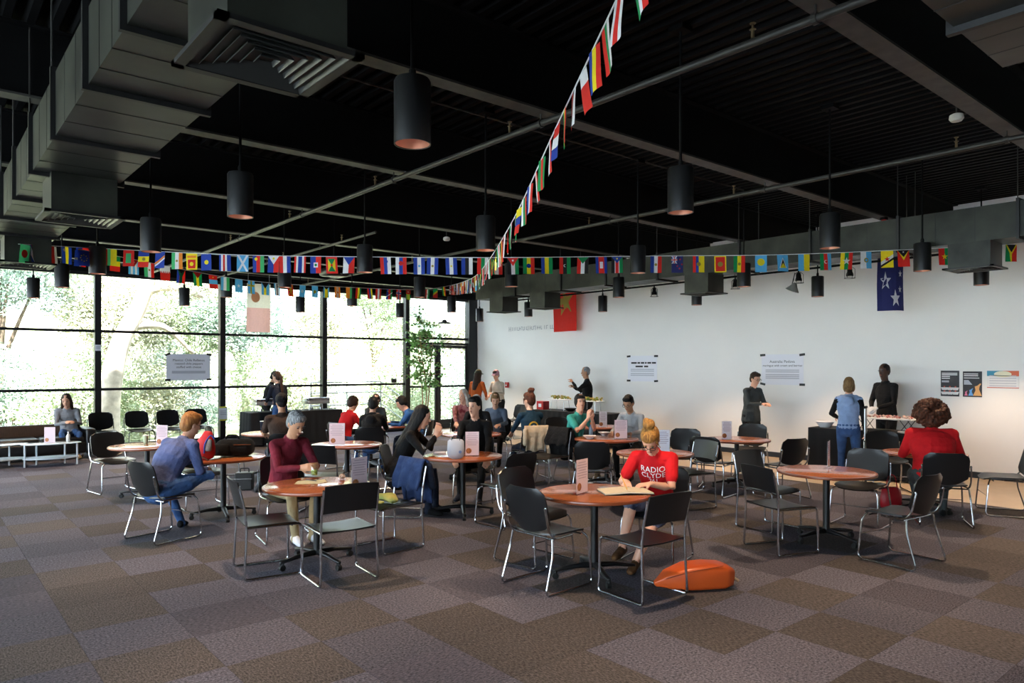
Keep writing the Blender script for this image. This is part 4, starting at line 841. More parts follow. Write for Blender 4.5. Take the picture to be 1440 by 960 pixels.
def person(label, loc, rz, skin='fair', hair='brown', top=None, bottom=None, shoe=None, extra=None, sit=True, s=1.0, wide=1.0, lean=(8, 4), roll=0, twist=0, head=(0, 15), hands=None, feet=None, sleeve='long', style='short', vox=.011, glasses=False, hipz=None, hip=(0, -.1), elbow_out=.6, curl=.55, add=None, group=None, hat=None, bare_legs=False, skirt=False, palm=None, knee_out=.15, hd=None, glove=None, arm=None):
    sk = SKIN[skin]; mats = [sk, top, bottom, shoe or MATS['cloth_shoe_black'], extra or top, glove or sk, arm or top]
    mb = MB(); V = Vector
    hz = hipz or (.545 if sit else .93 * s); P0 = V((hip[0], hip[1] if sit else 0, hz))
    def sp(ang, l, r_=0): return V((math.sin(R(r_)) * l, math.sin(R(ang)) * l, math.cos(R(ang)) * l))
    chest = P0 + sp(lean[0], .27 * s, roll); nb = chest + sp(lean[0] + lean[1], .25 * s, roll); nt = nb + sp(lean[0] + lean[1] + 8, .085 * s)
    tw = Matrix.Rotation(R(twist), 3, 'Z'); fw = tw @ V((0, 1, 0)); rt = tw @ V((1, 0, 0)); W_ = wide
    up = (nb - chest).normalized(); up0 = (chest - P0).normalized()
    mb.cur = 2; mb.loft([(P0 - up0 * .05, .15 * W_, .115 * W_), (P0 + up0 * .03, .165 * W_, .125 * W_)], 16)
    mb.cur = 1
    mb.loft([(P0 - up0 * .0, .163 * W_, .125 * W_), (P0 + up0 * .09, .152 * W_, .118 * W_), (P0 + up0 * .18 * s, .146 * W_, .112 * W_, (fw + V((0, 1, 0)))), (chest + up * .02, .165 * W_, .12 * W_, fw), (chest + up * .12 * s, .172 * W_, .113 * W_, fw), (chest + up * .19 * s, .15 * W_, .088 * W_, fw), (nb - up * .01, .085, .068, fw)], 18)
    SH = {}
    for sd in (-1, 1):
        sh = nb - up * .055 * s + rt * sd * .165 * s * (W_ * .5 + .5); SH[sd] = sh; mb.loft([(nb - up * .035, .055, .05), (sh + up * .005, .058 * W_, .056 * W_)], 10)
    # neck and head
    mb.cur = 0; Hh = Matrix.Translation(nt) @ tw.to_4x4() @ Matrix.Rotation(R(head[0]), 4, 'Z') @ Matrix.Rotation(R(-head[1]), 4, 'X') @ Matrix.Scale(s ** .5, 4)
    mb.loft([(nb - up * .03, .058, .056), (nt, .052, .054), (Hh @ V((0, 0, .05)), .05, .055)], 12)
    hs = [(-.012, .062, .026, .024), (.012, .045, .046, .052), (.045, .03, .06, .073), (.08, .02, .067, .084), (.115, .012, .071, .091), (.15, .004, .074, .096), (.182, .0, .062, .082)]
    mb.loft([(Hh @ V((0, y, z)), a, b) for z, y, a, b in hs], 16, fwd=Hh.to_3x3() @ V((0, 1, 0)))
    mb.loft([(Hh @ V((0, .098, .122)), .008, .01), (Hh @ V((0, .117, .085)), .013, .013)], 8); mb.ball(Hh @ V((0, .098, .04)), .014, 8)
    for sd in (-1, 1): mb.ball((0, 0, 0), (.012, .02, .032), 8, M=Hh @ Matrix.Translation((sd * .073, -.005, .1)))
    # arms
    hands = hands or [(-.16, .42, .76), (.16, .42, .76)]; J = {}
    for sd, h in zip((-1, 1), hands):
        a = SH[sd]; el, wr = ik(a, V(h), .275 * s, .25 * s, V((sd * elbow_out, -.35, -.9)))
        J[sd] = (a, el, wr); u = (wr - el).normalized(); k = W_ * .5 + .5
        if sleeve == 'long': mb.cur = 6 if arm else 1; mb.loft([(a, .058 * k, .056 * k), (a.lerp(el, .5), .05 * k, .05 * k), (el, .043 * k, .043 * k), (el.lerp(wr, .55), .039, .038), (wr - u * .015, .032, .03)], 12)
        else:
            mb.cur = 0; mb.loft([(a, .045 * k, .045 * k), (el, .038 * k, .037 * k), (el.lerp(wr, .3), .038, .036), (wr, .026, .022)], 12)
            mb.cur = 1; mb.loft([(a, .06 * k, .058 * k), (a.lerp(el, .66), .058 * k, .056 * k)], 12)
        mb.cur = 5; pn = V(palm[0 if sd < 0 else 1]) if palm else V((-sd * .35, 0, -1)); d_ = V(hd[0 if sd < 0 else 1]) if hd else u; hand(mb, wr, d_, pn, -sd, curl, s)
    # legs
    feet = feet or ([(-.12, .36, 0), (.12, .34, 0)] if sit else [(-.1, .02, 0), (.1, -.02, 0)])
    for sd, ft in zip((-1, 1), feet):
        hp = P0 + V((sd * .09 * W_, 0, -.02)); an = V(ft) + V((0, -.05, .085)); kn, an = ik(hp, an, .425 * s, .415 * s, V((sd * knee_out, 1, .35 if sit else .0)))
        k = W_
        mb.cur = 0 if bare_legs else 2
        mb.loft([(hp, .088 * k, .088 * k), (hp.lerp(kn, .5), .076 * k, .076 * k), (kn, .057, .058), (kn.lerp(an, .35), .053, .055), (an, .038 if not bare_legs else .033, .042 if not bare_legs else .034)] + ([] if bare_legs else [(an - V((0, 0, .03)), .045, .052)]), 12, fwd=(0, 1, .01))
        if skirt: mb.cur = 2; mb.loft([(hp, .11 * k, .11), (hp.lerp(kn, .55), .105, .1), (hp.lerp(kn, .98), .098, .09)], 12)
        mb.cur = 3; toe = V((kn.x - hp.x, max(.05, kn.y - hp.y), 0)).normalized() if sit else V((sd * .15, 1, 0)).normalized()
        g = an.z - .085
        mb.loft([(V((an.x, an.y, g + .06)) - toe * .045, .034, .04, (0, 0, 1)), (V((an.x, an.y, g + .055)) + toe * .03, .038, .045, (0, 0, 1)), (V((an.x, an.y, g + .036)) + toe * .12, .043, .032, (0, 0, 1)), (V((an.x, an.y, g + .03)) + toe * .165, .034, .024, (0, 0, 1))], 12)
    ctx = dict(P0=P0, chest=chest, nb=nb, nt=nt, Hh=Hh, up=up, fw=fw, rt=rt, SH=SH, J=J, s=s)
    if extra: mb.cur = 4; mb.loft([(chest + fw * .05 - up * .08, .05, .085, fw), (chest + up * .16 + fw * .035, .04, .065, fw)], 10)
    if add: add(mb, ctx)
    body = link('person', remesh(mb, mats, 'person', vox), None, (loc[0], loc[1], 0), rz); tag(body, label, 'person', group)
    ctx['body'] = body
    # face details and hair as children
    f = MB()
    for sd in (-1, 1): f.ball((0, 0, 0), (.0125, .006, .0065), 8, M=Hh @ Matrix.Translation((sd * .031, .0985, .118)))
    f.build('eyes', M_eye, body, True)
    f = MB()
    for sd in (-1, 1): f.ball((0, 0, 0), (.019, .006, .004), 8, M=Hh @ Matrix.Translation((sd * .032, .1, .137)))
    f.build('eyebrows', HAIR.get(hair, HAIR['brown']), body, True)
    MB().ball((0, 0, 0), (.022, .007, .006), 8, M=Hh @ Matrix.Translation((0, .106, .056))).build('mouth', M_lip, body, True)
    if glasses:
        f = MB()
        for sd in (-1, 1): f.tube([Hh @ V((sd * .034 + .024 * math.cos(t), .118, .115 + .018 * math.sin(t))) for t in np.arange(0, 6.28, .63)], .0025, 5, closed=True).tube([Hh @ V((sd * .058, .116, .118)), Hh @ V((sd * .078, .02, .115))], .0025, 5)
        f.tube([Hh @ V((-.01, .12, .118)), Hh @ V((.01, .12, .118))], .0025, 5).build('glasses', M_lens, body)
    if style:
        h = MB(); hm = HAIR[hair]; B = lambda c, r, n=14: h.ball((0, 0, 0), r, n, M=Hh @ Matrix.Translation(c))
        if style != 'bald': B((0, -.014, .153), (.086, .104, .101)); B((0, -.045, .1), (.078, .068, .085))
        if style == 'short': B((0, .05, .205), (.066, .055, .04))
        if style == 'buzz': h = MB(); B((0, -.012, .153), (.08, .1, .093)); B((0, -.04, .11), (.073, .062, .08))
        if style == 'long':
            for sd in (-1, 1): h.loft([(Hh @ V((sd * .062, .0, .14)), .035, .06), (Hh @ V((sd * .075, -.02, .04)), .034, .055), (nb + rt * sd * .085 - fw * .02 - up * .06, .035, .05), (nb + rt * sd * .08 - fw * .05 - up * .16, .025, .035)], 10)
            h.loft([(Hh @ V((0, -.07, .12)), .075, .05), (Hh @ V((0, -.085, .0)), .085, .045), (nb - fw * .1 - up * .08, .09, .035), (nb - fw * .125 - up * .2, .06, .025)], 12)
        if style == 'pony': h.loft([(Hh @ V((0, -.09, .15)), .03, .03), (Hh @ V((0, -.135, .09)), .035, .035), (nb - fw * .13 - up * .03, .04, .03), (nb - fw * .15 - up * .22, .03, .022), (nb - fw * .15 - up * .3, .012, .01)], 10)
        if style == 'bun': B((0, .028, .19), (.078, .078, .056)); B((0, -.045, .265), (.055, .055, .048)); B((.025, -.07, .28), (.03, .03, .03)); h.loft([(Hh @ V((-.07, .06, .14)), .01, .012), (Hh @ V((-.085, .05, .06)), .006, .008)], 6)
        if style == 'curly':
            rr = random.Random(2)
            for q in range(70):
                a, b = rr.uniform(0, 6.28), rr.uniform(-.5, 1.5); B((.165 * math.cos(a) * math.cos(b), -.05 + .15 * math.sin(a) * math.cos(b) * (1 if math.sin(a) < 0 else .4), .1 + .155 * math.sin(b)), (.042, .042, .042), 8)
            B((0, -.06, .08), (.165, .12, .15))
        if style == 'bob':
            for sd in (-1, 1): B((sd * .06, -.01, .08), (.032, .07, .085))
            B((0, -.06, .06), (.08, .05, .09))
        if style == 'mop': B((0, .03, .185), (.078, .075, .045)); [B((sd * .066, .0, .12), (.025, .06, .06)) for sd in (-1, 1)]
        if h.v and style != 'bald':
            hme = remesh(h, [hm], 'hair', max(.008, vox * .9), 2); am = .02 if style == 'curly' else .004
            for v in hme.vertices:
                q = v.co; v.co = q + v.normal * am * noise.noise((q.x * 38, q.y * 38, q.z * (38 if style == 'curly' else 9)))
            link('hair', hme, body)
    if hat:
        kind, hmat = hat; h = MB()
        if kind == 'cap':
            h.ball((0, 0, 0), (.091, .112, .104), 16, M=Hh @ Matrix.Translation((0, -.008, .155))); h.loft([(Hh @ V((0, .06, .155)), .07, .008), (Hh @ V((0, .13, .15)), .065, .006), (Hh @ V((0, .17, .142)), .045, .005)], 12, fwd=Hh.to_3x3() @ V((0, 0, 1)))
        else: h.ball((0, 0, 0), (.092, .113, .112), 16, M=Hh @ Matrix.Translation((0, -.012, .16))); h.lathe([(.088, -.015), (.094, 0), (.092, .03)], 20, M=Hh @ Matrix.Translation((0, -.012, .135)) @ Matrix.Diagonal((1, 1.2, 1, 1)))
        link('cap' if kind == 'cap' else 'knit_hat', remesh(h, [hmat], 'hat', .008, 1), body)
    return body, ctx
def hood(mb, c):
    mb.cur = 1; mb.loft([(c['nb'] + c['rt'] * -.1 - c['up'] * .0, .035, .04), (c['nb'] - c['fw'] * .1 - c['up'] * .04, .05, .055), (c['nb'] + c['rt'] * .1 - c['up'] * .0, .035, .04)], 10)
    mb.ball(c['nb'] - c['fw'] * .11 - c['up'] * .07, (.1, .05, .085), 12)
def collar(mb, c):
    mb.cur = 1; mb.lathe([(.062, -.01), (.075, .0), (.066, .045), (.058, .045)], 16, M=Matrix.Translation(c['nb'] + c['up'] * -.01) @ Vector((0, 0, 1)).rotation_difference(c['up']).to_matrix().to_4x4())
def coat_tail(l=.22):
    def f(mb, c): mb.cur = 1; mb.loft([(c['P0'] + c['up'] * .06, .185, .145), (c['P0'] - Vector((0, 0, l)), .2, .16)], 16)
    return f
C_BLACK = cloth('black', '#121214'); cloth('shoe_black', '#101012', bump=.1); C_NAVY = cloth('navy', '#171d2c'); C_JEAN = cloth('jeans', '#3c5c8c', '#2c4670'); C_DJEAN = cloth('dark_jeans', '#1a2233'); C_KHAKI = cloth('khaki', '#8c8062'); C_MAROON = cloth('maroon', '#7a2233', '#611a28'); C_BLUE = cloth('blue_shirt', '#5a6590', '#46527c'); C_BROWN = cloth('brown', '#3a2a22'); C_RED = cloth('red', '#c4161c', bump=.4); C_GREY = cloth('grey', '#8b8e94'); C_LGREY = cloth('light_grey', '#b5b6b8'); C_ORANGE = cloth('rust', '#b4551f'); C_TEAL = cloth('teal', '#3a9a92'); C_FLORAL = cloth('floral', '#5e1f2c', '#a8787a'); C_STRIPE = cloth('oatmeal', '#b8ac9a'); C_SHOEW = cloth('shoe_white', '#c9ccd2', bump=.1); C_SHOEB = cloth('shoe_leopard', '#6a4a2c', '#2c1c12'); C_LBLUE = cloth('pale_blue', '#8ba2c8'); C_DGREY = cloth('charcoal', '#3b4143'); C_TEALN = cloth('petrol', '#143246'); C_TAN = cloth('tan', '#8a7256'); C_BLUEJ = cloth('blue_jacket', '#33609e'); C_SKIRT = cloth('dotted_skirt', '#1e2338', '#7d829a')
SEATS = {}
def ch(px, py, to): p = at(px, py); return (p.x, p.y), face_to(p, at(*to))
def P(label, px, py, to, **k): l, z = ch(px, py, to); k.setdefault('top', C_BLACK); k.setdefault('bottom', C_DJEAN); return person(label, l, z + R(k.pop('turn', 0)), **k)

# red t-shirt woman writing
b_, c_ = P('woman in a red t-shirt and glasses writing in a notebook', 922, 786, (885, 808), turn=12, top=C_RED, bottom=C_SKIRT, shoe=C_SHOEB, hair='blond', style='bun', sleeve='short', lean=(20, 14), head=(0, 46), hands=[(-.02, .4, .765), (.2, .36, .765)], hd=[(.9, .5, -.1), (-.25, 1, -.1)], feet=[(.1, .5, .0), (.22, .5, .11)], glasses=True, bare_legs=True, skirt=True, vox=.0065, curl=.6, s=1.0)
bv = BVHTree.FromPolygons([v.co[:] for v in b_.data.vertices], [p.vertices[:] for p in b_.data.polygons])
M_print = mat('shirt_print_white', '#ece6e4', .8)
o_ = c_['chest'] + c_['up'] * .05
for k, (t, sz, dz) in enumerate((('RADIO', .074, .088), ('CLYDE', .074, .026), ('261', .06, -.03))):
    q = Matrix((c_['rt'] * -1, c_['up'], c_['fw'].cross(c_['up']).cross(c_['up']) * -1)).transposed(); n_ = c_['up'].cross(c_['rt']).normalized()
    if n_.y < 0: n_ = -n_
    ux_ = c_['up'].cross(n_).normalized()
    o = text_mesh(t, sz, M_print, 'shirt_lettering', b_, Matrix.Identity(4), extrude=0)
    for v in o.data.vertices:
        p = o_ + ux_ * v.co.x + c_['up'] * (v.co.y + dz) + n_ * .19; h = bv.ray_cast(p, -n_)
        v.co = (h[0] + n_ * .004) if h[0] is not None and (h[0] - p).length < .6 else o_ + ux_ * v.co.x + c_['up'] * (v.co.y + dz) + n_ * .13
# maroon shirt man with jar
P('grey-haired man in a maroon shirt looking down at a small jar', 404, 757, (446, 790), turn=14, top=C_MAROON, bottom=C_KHAKI, shoe=C_SHOEW, hair='grey', style='short', skin='tan', lean=(12, 14), head=(2, 30), hands=[(-.1, .42, .79), (.08, .42, .79)], palm=[(1, .2, 0), (-1, .2, 0)], hd=[(.5, 1, .1), (-.4, 1, .1)], feet=[(-.08, .42, 0), (.08, .36, 0)], vox=.0068, add=collar, curl=.6, s=1.02)
# blue shirt man, one ankle on the other knee
P('ginger-haired man in a blue shirt with one ankle on his knee', 232, 756, (292, 741), top=C_BLUE, bottom=C_JEAN, hair='ginger', style='short', lean=(24, 16), head=(-8, 18), wide=1.22, hands=[(-.08, .42, .76), (.12, .42, .68)], feet=[(-.2, .42, 0), (-.14, .40, .48)], vox=.0075, glasses=True, knee_out=.9, s=1.04, hip=(0, -.06))
P('man in a brown t-shirt and black cap seen from behind', 397, 686, T_floor('T8'), top=C_BROWN, bottom=C_DJEAN, hair='black', style='buzz', skin='tan', wide=1.2, sleeve='short', lean=(10, 6), head=(0, 10), hat=('cap', C_BLACK), s=1.04)
P('woman in a grey sweater with long brown hair on the sofa holding a phone', 98, 643, (112, 664), top=C_GREY, bottom=C_JEAN, shoe=C_TAN, hair='brown', style='long', lean=(16, 10), head=(-15, 25), hands=[(-.02, .3, .72), (.06, .3, .72)], hipz=.5, s=.98, roll=6)
# the four children
P('child in a red top at the children\'s table', 489, 660, T_floor('T9'), top=C_RED, bottom=C_JEAN, hair='brown', style='mop', s=.9, lean=(14, 8), hands=[(-.1, .3, .84), (.08, .32, .86)])
P('child in a black hoodie seen from behind', 523, 670, T_floor('T9'), top=C_BLACK, bottom=C_JEAN, shoe=C_TAN, hair='black', style='mop', s=.92, lean=(14, 8), add=hood)
P('boy with brown hair eating behind the children\'s table', 527, 642, T_floor('T9'), top=C_DGREY, hair='brown', style='mop', s=.9, lean=(18, 10), head=(0, 25), hands=[(-.06, .32, .84), (.06, .34, .84)])
P('child in a blue jacket with a dark hood', 580, 653, T_floor('T9'), top=C_BLUEJ, hair='black', style='mop', s=.92, lean=(18, 12), head=(10, 28), add=hood)
P('woman in black with long dark hair eating in profile', 571, 722, T_floor('T4'), top=C_BLACK, bottom=C_DJEAN, hair='black', style='long', lean=(20, 8), head=(0, 18), hands=[(-.03, .36, .98), (.1, .38, .95)], palm=[(1, -.2, 0), (-1, -.2, 0)], hd=[(0, .4, 1), (0, .4, 1)], feet=[(-.08, .4, 0), (.1, .34, 0)], add=coat_tail(.1), vox=.009)
P('young man in a black jacket looking aside behind the paper bag', 668, 704, (655, 722), top=C_BLACK, bottom=C_BLACK, shoe=C_NAVY, extra=C_GREY, hair='black', style='short', lean=(6, 4), head=(-25, 2), hands=[(-.2, .34, .62), (.2, .34, .62)], feet=[(-.1, .4, 0), (.16, .34, .06)], vox=.009, s=1.02)
P('person in a grey beanie bent over the iced drink table', 672, 660, T_floor('T10'), top=C_BLACK, bottom=C_TAN, hair='black', style='buzz', skin='tan', lean=(16, 14), head=(0, 34), hat=('beanie', cloth('beanie_grey', '#84878c')), s=.98)
P('person with blond-topped hair in a grey blue jacket', 698, 652, T_floor('T10'), top=cloth('slate', '#66758a'), bottom=C_BLACK, hair='sandy', style='mop', lean=(14, 8), head=(15, 20), s=.96)
P('white-haired woman in a maroon floral blouse', 652, 648, T_floor('T10'), top=C_FLORAL, hair='white', style='long', lean=(4, 4), head=(-40, 5), s=.98)
b2, c2 = P('girl with a hair bun in a dark petrol jacket seen from behind', 744, 672, (712, 660), top=C_TEALN, bottom=C_DJEAN, hair='auburn', style='bun', lean=(4, 2), head=(20, 5), hands=[(-.14, .42, .7), (.14, .4, .66)], feet=[(-.1, .55, 0), (.12, .5, 0)], s=1.0, vox=.009)
bv2 = BVHTree.FromPolygons([v.co[:] for v in b2.data.vertices], [p.vertices[:] for p in b2.data.polygons])
for cc, r0, r1, nm in (('#b89a2c', .085, .062, 'emblem_ring'), ('#9fb4c4', .03, 0, 'emblem_centre')):
    vs = []; fs = []; n = 24
    for q in range(n):
        for r_ in (r0, r1):
            p = c2['chest'] + c2['up'] * .03 + c2['rt'] * r_ * math.cos(q * 2 * math.pi / n) + c2['up'] * r_ * math.sin(q * 2 * math.pi / n) - c2['fw'] * .3; h = bv2.ray_cast(p, c2['fw']); vs.append((h[0] if h[0] else p + c2['fw'] * .18) - c2['fw'] * .004)
        fs.append((2 * q, 2 * q + 1, (2 * q + 3) % (2 * n), (2 * q + 2) % (2 * n)))
    MB().add(vs, fs).build(nm, mat(nm, cc, .8), b2)
P('man in a teal t-shirt with hands clasped at his mouth', 812, 676, T_floor('T11'), top=C_TEAL, bottom=C_TAN, shoe=C_SHOEW, hair='black', style='mop', lean=(12, 4), head=(-25, -4), sleeve='short', hands=[(-.03, .29, 1.0), (.05, .29, 1.0)], palm=[(1, 0, 0), (-1, 0, 0)], hd=[(0, .1, 1), (0, .1, 1)], vox=.0085)
P('man in glasses and a light grey shirt eating', 889, 672, T_floor('T11'), top=C_LGREY, bottom=C_BLACK, hair='black', style='short', skin='tan', lean=(12, 10), head=(0, 26), glasses=True, vox=.009)
P('woman with curly auburn hair in a red sweater seen from behind', 1316, 733, (1297, 712), top=C_RED, bottom=C_DGREY, hair='auburn', style='curly', wide=1.42, lean=(14, 8), head=(0, 22), hands=[(-.22, .4, .76), (.2, .4, .76)], vox=.009, s=1.02, hip=(-.03, -.06))

# standing people
def stand(label, x, y, face, **k): k.setdefault('top', C_BLACK); k.setdefault('bottom', C_BLACK); return person(label, (x, y), face_to((x, y), face), sit=False, **k)
y1, _ = on_x(1247, 12.82)
stand('man in a black shirt and white gloves behind the black food table', 12.82, y1, (10.5, y1 + .9), skin='dark', hair='black', style='buzz', s=1.045, lean=(2, 2), head=(10, 4), hands=[(-.07, .27, 1.1), (.06, .27, 1.1)], add=collar, elbow_out=.9, wide=1.12, vox=.009, glove=C_SHOEW)
y2, _ = on_x(1193, 11.3)
WOM = Vector((11.3, y2, 0))
stand('woman in a pale blue vest leaning on a crutch', 11.3, y2, (12.4, y2 + .35), top=C_LBLUE, bottom=C_JEAN, hair='sandy', style='bob', s=.915, lean=(4, 4), head=(8, 14), hands=[(-.2, .28, .98), (.24, .05, .74)], arm=C_BLACK, add=hood, vox=.009)
y3, _ = on_x(1056, 12.35)
stand('woman in a grey vest holding papers by the wall', 12.35, y3, (11.6, y3 - 3), top=C_DGREY, bottom=C_BLACK, shoe=C_NAVY, hair='brown', style='short', glasses=True, s=.955, lean=(4, 4), head=(0, 16), hands=[(-.08, .34, 1.1), (.06, .34, 1.1)], add=coat_tail(.12), vox=.009, wide=1.1)
y4, _ = on_x(826, 12.6)
stand('man in black holding up a phone by the white wall', 12.6, y4, (10.6, y4 + 1.9), hair='grey', style='buzz', skin='tan', s=1.01, lean=(0, 2), head=(0, 6), hands=[(-.06, .36, 1.42), (.05, .33, 1.3)], wide=1.12, vox=.009)
p5 = at(669, 612); p6 = at(702, 611)
stand('person in a rust orange sweatshirt and cap seen from behind', p5.x, p5.y, (p5.x + 1, p5.y + .4), top=C_ORANGE, bottom=C_DJEAN, hair='brown', style='long', s=.97, hat=('cap', cloth('cap_olive', '#3a3a2c')), head=(-10, 8), hands=[(-.14, .3, 1.0), (.14, .3, 1.0)])
stand('person in a striped oatmeal sweater and pink cap', p6.x, p6.y, (p6.x - 1.4, p6.y - .3), top=C_STRIPE, bottom=C_BLACK, hair='brown', style='short', s=.965, hat=('cap', cloth('cap_pink', '#a8808a')), head=(10, 14), hands=[(-.1, .32, 1.1), (.1, .3, 1.05)])
xw1, _ = on_y(375, 16.95); xw2, _ = on_y(394, 15.75)
stand('server in black leaning over the chafing dishes', xw1, 16.95, (xw1 + 2, 16.2), top=C_BLACK, hair='black', style='short', skin='tan', s=.96, lean=(10, 6), head=(0, 22), hands=[(-.12, .36, 1.0), (.14, .36, .98)])
stand('woman with a long ponytail in a navy top at the chafing dishes', xw2, 15.75, (xw2 - .2, 17), top=C_NAVY, bottom=C_JEAN, hair='brown', style='pony', s=.955, head=(15, 10), hands=[(-.14, .34, 1.0), (.14, .34, 1.0)])
# ------------------------------------------------------------------ things on and around the tables
M_acr = bpy.data.materials.new('clear_acrylic'); M_acr.use_nodes = True
_nt = M_acr.node_tree; _nt.nodes.clear(); _o = _nt.nodes.new('ShaderNodeOutputMaterial'); _t = _nt.nodes.new('ShaderNodeBsdfTransparent'); _g = _nt.nodes.new('ShaderNodeBsdfGlossy'); _mx = _nt.nodes.new('ShaderNodeMixShader')
_t.inputs[0].default_value = (.93, .93, .95, 1); _g.inputs['Roughness'].default_value = .05; _mx.inputs[0].default_value = .1
_nt.links.new(_t.outputs[0], _mx.inputs[1]); _nt.links.new(_g.outputs[0], _mx.inputs[2]); _nt.links.new(_mx.outputs[0], _o.inputs[0])
M_pink = mat('card_pinkish', '#d6c3cc', .7); M_food = mat('card_photo_brown', '#7a4a2c', .6, col2='#c07a48', scale=60)
def tent(px, py, yaw, label, w=.2, h=.28, m=None):
    p = at(px, py, .7205); e = empty('card_stand', p, YAW - R(90) + R(yaw)); tag(e, label, 'card stand')
    MB().box((0, 0, .003), (w, .085, .004)).box((0, .0, h / 2 + .004), (w + .004, .007, h)).build('acrylic_holder', M_acr, e)
    c = MB().box((0, -.0045, h / 2 + .006), (w - .008, .001, h - .006)).build('card', m or M_pink, e)
    l = MB()
    for i in range(7): l.box((0, -.0055, h * (.92 - .075 * i)), (w * (.8 if i % 3 else .62), .0006, .006))
    l.build('print_line', mat('card_ink', '#a692a0', .8), c)['kind'] = 'stuff'
    MB().add([(x, -.0056, y) for x, y in disc_pts(-w * .24, h * .22, .034)], [tuple(range(16))]).build('food_photo', M_food, c)
tent(818, 694, 55, 'pinkish card stand on the notebook table', .2, .29)
tent(505, 688, 48, 'tall pinkish card stand on the maroon shirt table', .17, .28)
tent(1165, 657, 60, 'white card stand on the empty table', .2, .28, M_paper)
tent(664, 641, 5, 'card stand beside the grey paper bag', .17, .29)
tent(228, 627, -8, 'card stand beside the paper cup', .17, .28)
tent(474, 626, 0, 'wide card stand on the table behind the maroon shirt', .22, .3)
tent(413, 610, 0, 'card stand on the brown t-shirt table', .2, .28)
tent(873, 617, 5, 'greyish card stand by the white bowls', .2, .28)
tent(848, 601, 12, 'white card stand on the table near the salads', .15, .28, M_paper)
tent(930, 639, 0, 'wide white card stand behind the blond bun', .21, .3, M_paper)
tent(1022, 618, 5, 'white card stand on the table by the grey vest woman', .15, .27, M_paper)
def thing(name, label, cat, loc, yaw=0): e = empty(name, loc, YAW - R(90) + R(yaw)); tag(e, label, cat); return e
M_wht = mat('glazed_white', '#e2e2e4', .3); M_ylw = mat('pencil_yellow', '#d89a1c', .5)
# notebook, pencil, phone on T1
e = thing('notebook', 'open cream notebook under the red t-shirt woman\'s hands', 'notebook', at(879, 692, .7205), 8)
for s_ in (-1, 1): shell(lambda u, v: (s_ * .105 + u * .103, v * .14, .012 - .006 * (s_ * u) + .004), 6, 2, .01).build('page_block', mat('page_cream', '#d8cdb4', .8), e, 'auto')
MB().box((0, 0, .002), (.43, .29, .003)).build('cover', M_blk, e)
e = thing('pencil', 'yellow pencil held over the open notebook', 'pencil', at(882, 688, .76), 0)
MB().tube([(0, 0, 0), (-.05, .03, .12)], .004, 6).build('shaft', M_ylw, e); MB().tube([(-.05, .03, .12), (-.055, .033, .132)], .004, 6).build('eraser', mat('eraser_pink', '#c8807a', .7), e)
e = thing('phone', 'grey phone lying beside the open notebook', 'phone', at(853, 687, .7205), 25); MB().rbox((0, 0, .005), (.075, .15, .009), .004).build('body', mat('phone_grey', '#8a8c92', .3), e); MB().box((0, 0, .0099), (.066, .135, .0006)).build('screen', mat('phone_screen', '#20242a', .1), e)
# T2: papers, pen, jar, crumpled ball
e = thing('paper_stack', 'pale papers spread in front of the maroon shirt', 'paper', at(437, 678, .7205), 6)
for k in range(3): MB().box((.02 * k - .02, .015 * k, .001 + .0012 * k), (.23, .17, .001), rz=.15 * k).build('sheet', mat('paper_cream', '#c9c4a2', .8), e)
e = thing('pen', 'black pen lying on the pale papers', 'pen', at(437, 675, .7285), 60); MB().tube([(0, -.07, 0), (0, .07, 0)], .0045, 7).build('barrel', M_blk, e); MB().tube([(.005, .03, .003), (.005, .07, .003)], .0018, 5).build('clip', M_chrome, e)
e = thing('glass_jar', 'small glass jar with green contents in the maroon man\'s hands', 'jar', at(442, 668, .765), 0); MB().lathe([(.03, 0), (.034, .01), (.034, .09), (.026, .1)], 16).build('glass', M_acr, e, 'auto'); MB().lathe([(.028, .004), (.031, .05), (.0, .055)], 14).build('contents', mat('green_food', '#6f8c34', .6, var=.4, scale=60), e, True)
e = thing('seed_ball', 'speckled round pastry on the maroon shirt table', 'food', at(481, 670, .7505), 0); MB().ball((0, 0, 0), .032, 14).build('pastry', mat('pastry_speckled', '#b8a89a', .8, col2='#6a4e40', scale=60), e, True); MB().lathe([(.02, -.03), (.036, -.022), (.037, -.016)], 14).build('paper_case', M_paper, e)
# T4 paper bag
e = thing('paper_bag', 'light grey shopping bag standing on the table', 'bag', at(641, 643, .738), 0)
MB().loft([((0, 0, .03), .1, .05), ((0, 0, .12), .1, .05), ((0, 0, .19), .095, .03)], 16, fwd=(0, 1, 0)).build('bag_body', mat('bag_grey', '#a9adb8', .7, bump=.4, scale=14), e, True)
for s_ in (-1, 1): MB().tube(bend([(-.05, s_ * .022, .2), (-.04, s_ * .022, .25), (.04, s_ * .022, .25), (.05, s_ * .022, .2)], .03), .004, 5).build('handle', C_NAVY, e)
MB().add([(x, -.054, y) for x, y in disc_pts(.055, .07, .018)], [tuple(range(16))]).build('printed_seal', mat('seal_blue', '#5f6f98', .7), e)
e = thing('napkin', 'folded white napkin on the paper bag table', 'napkin', at(618, 637, .7205), 15); MB().box((0, 0, .004), (.15, .1, .007)).build('lower_fold', M_paper, e); MB().box((.01, .006, .011), (.13, .09, .006)).build('upper_fold', M_paper, e)
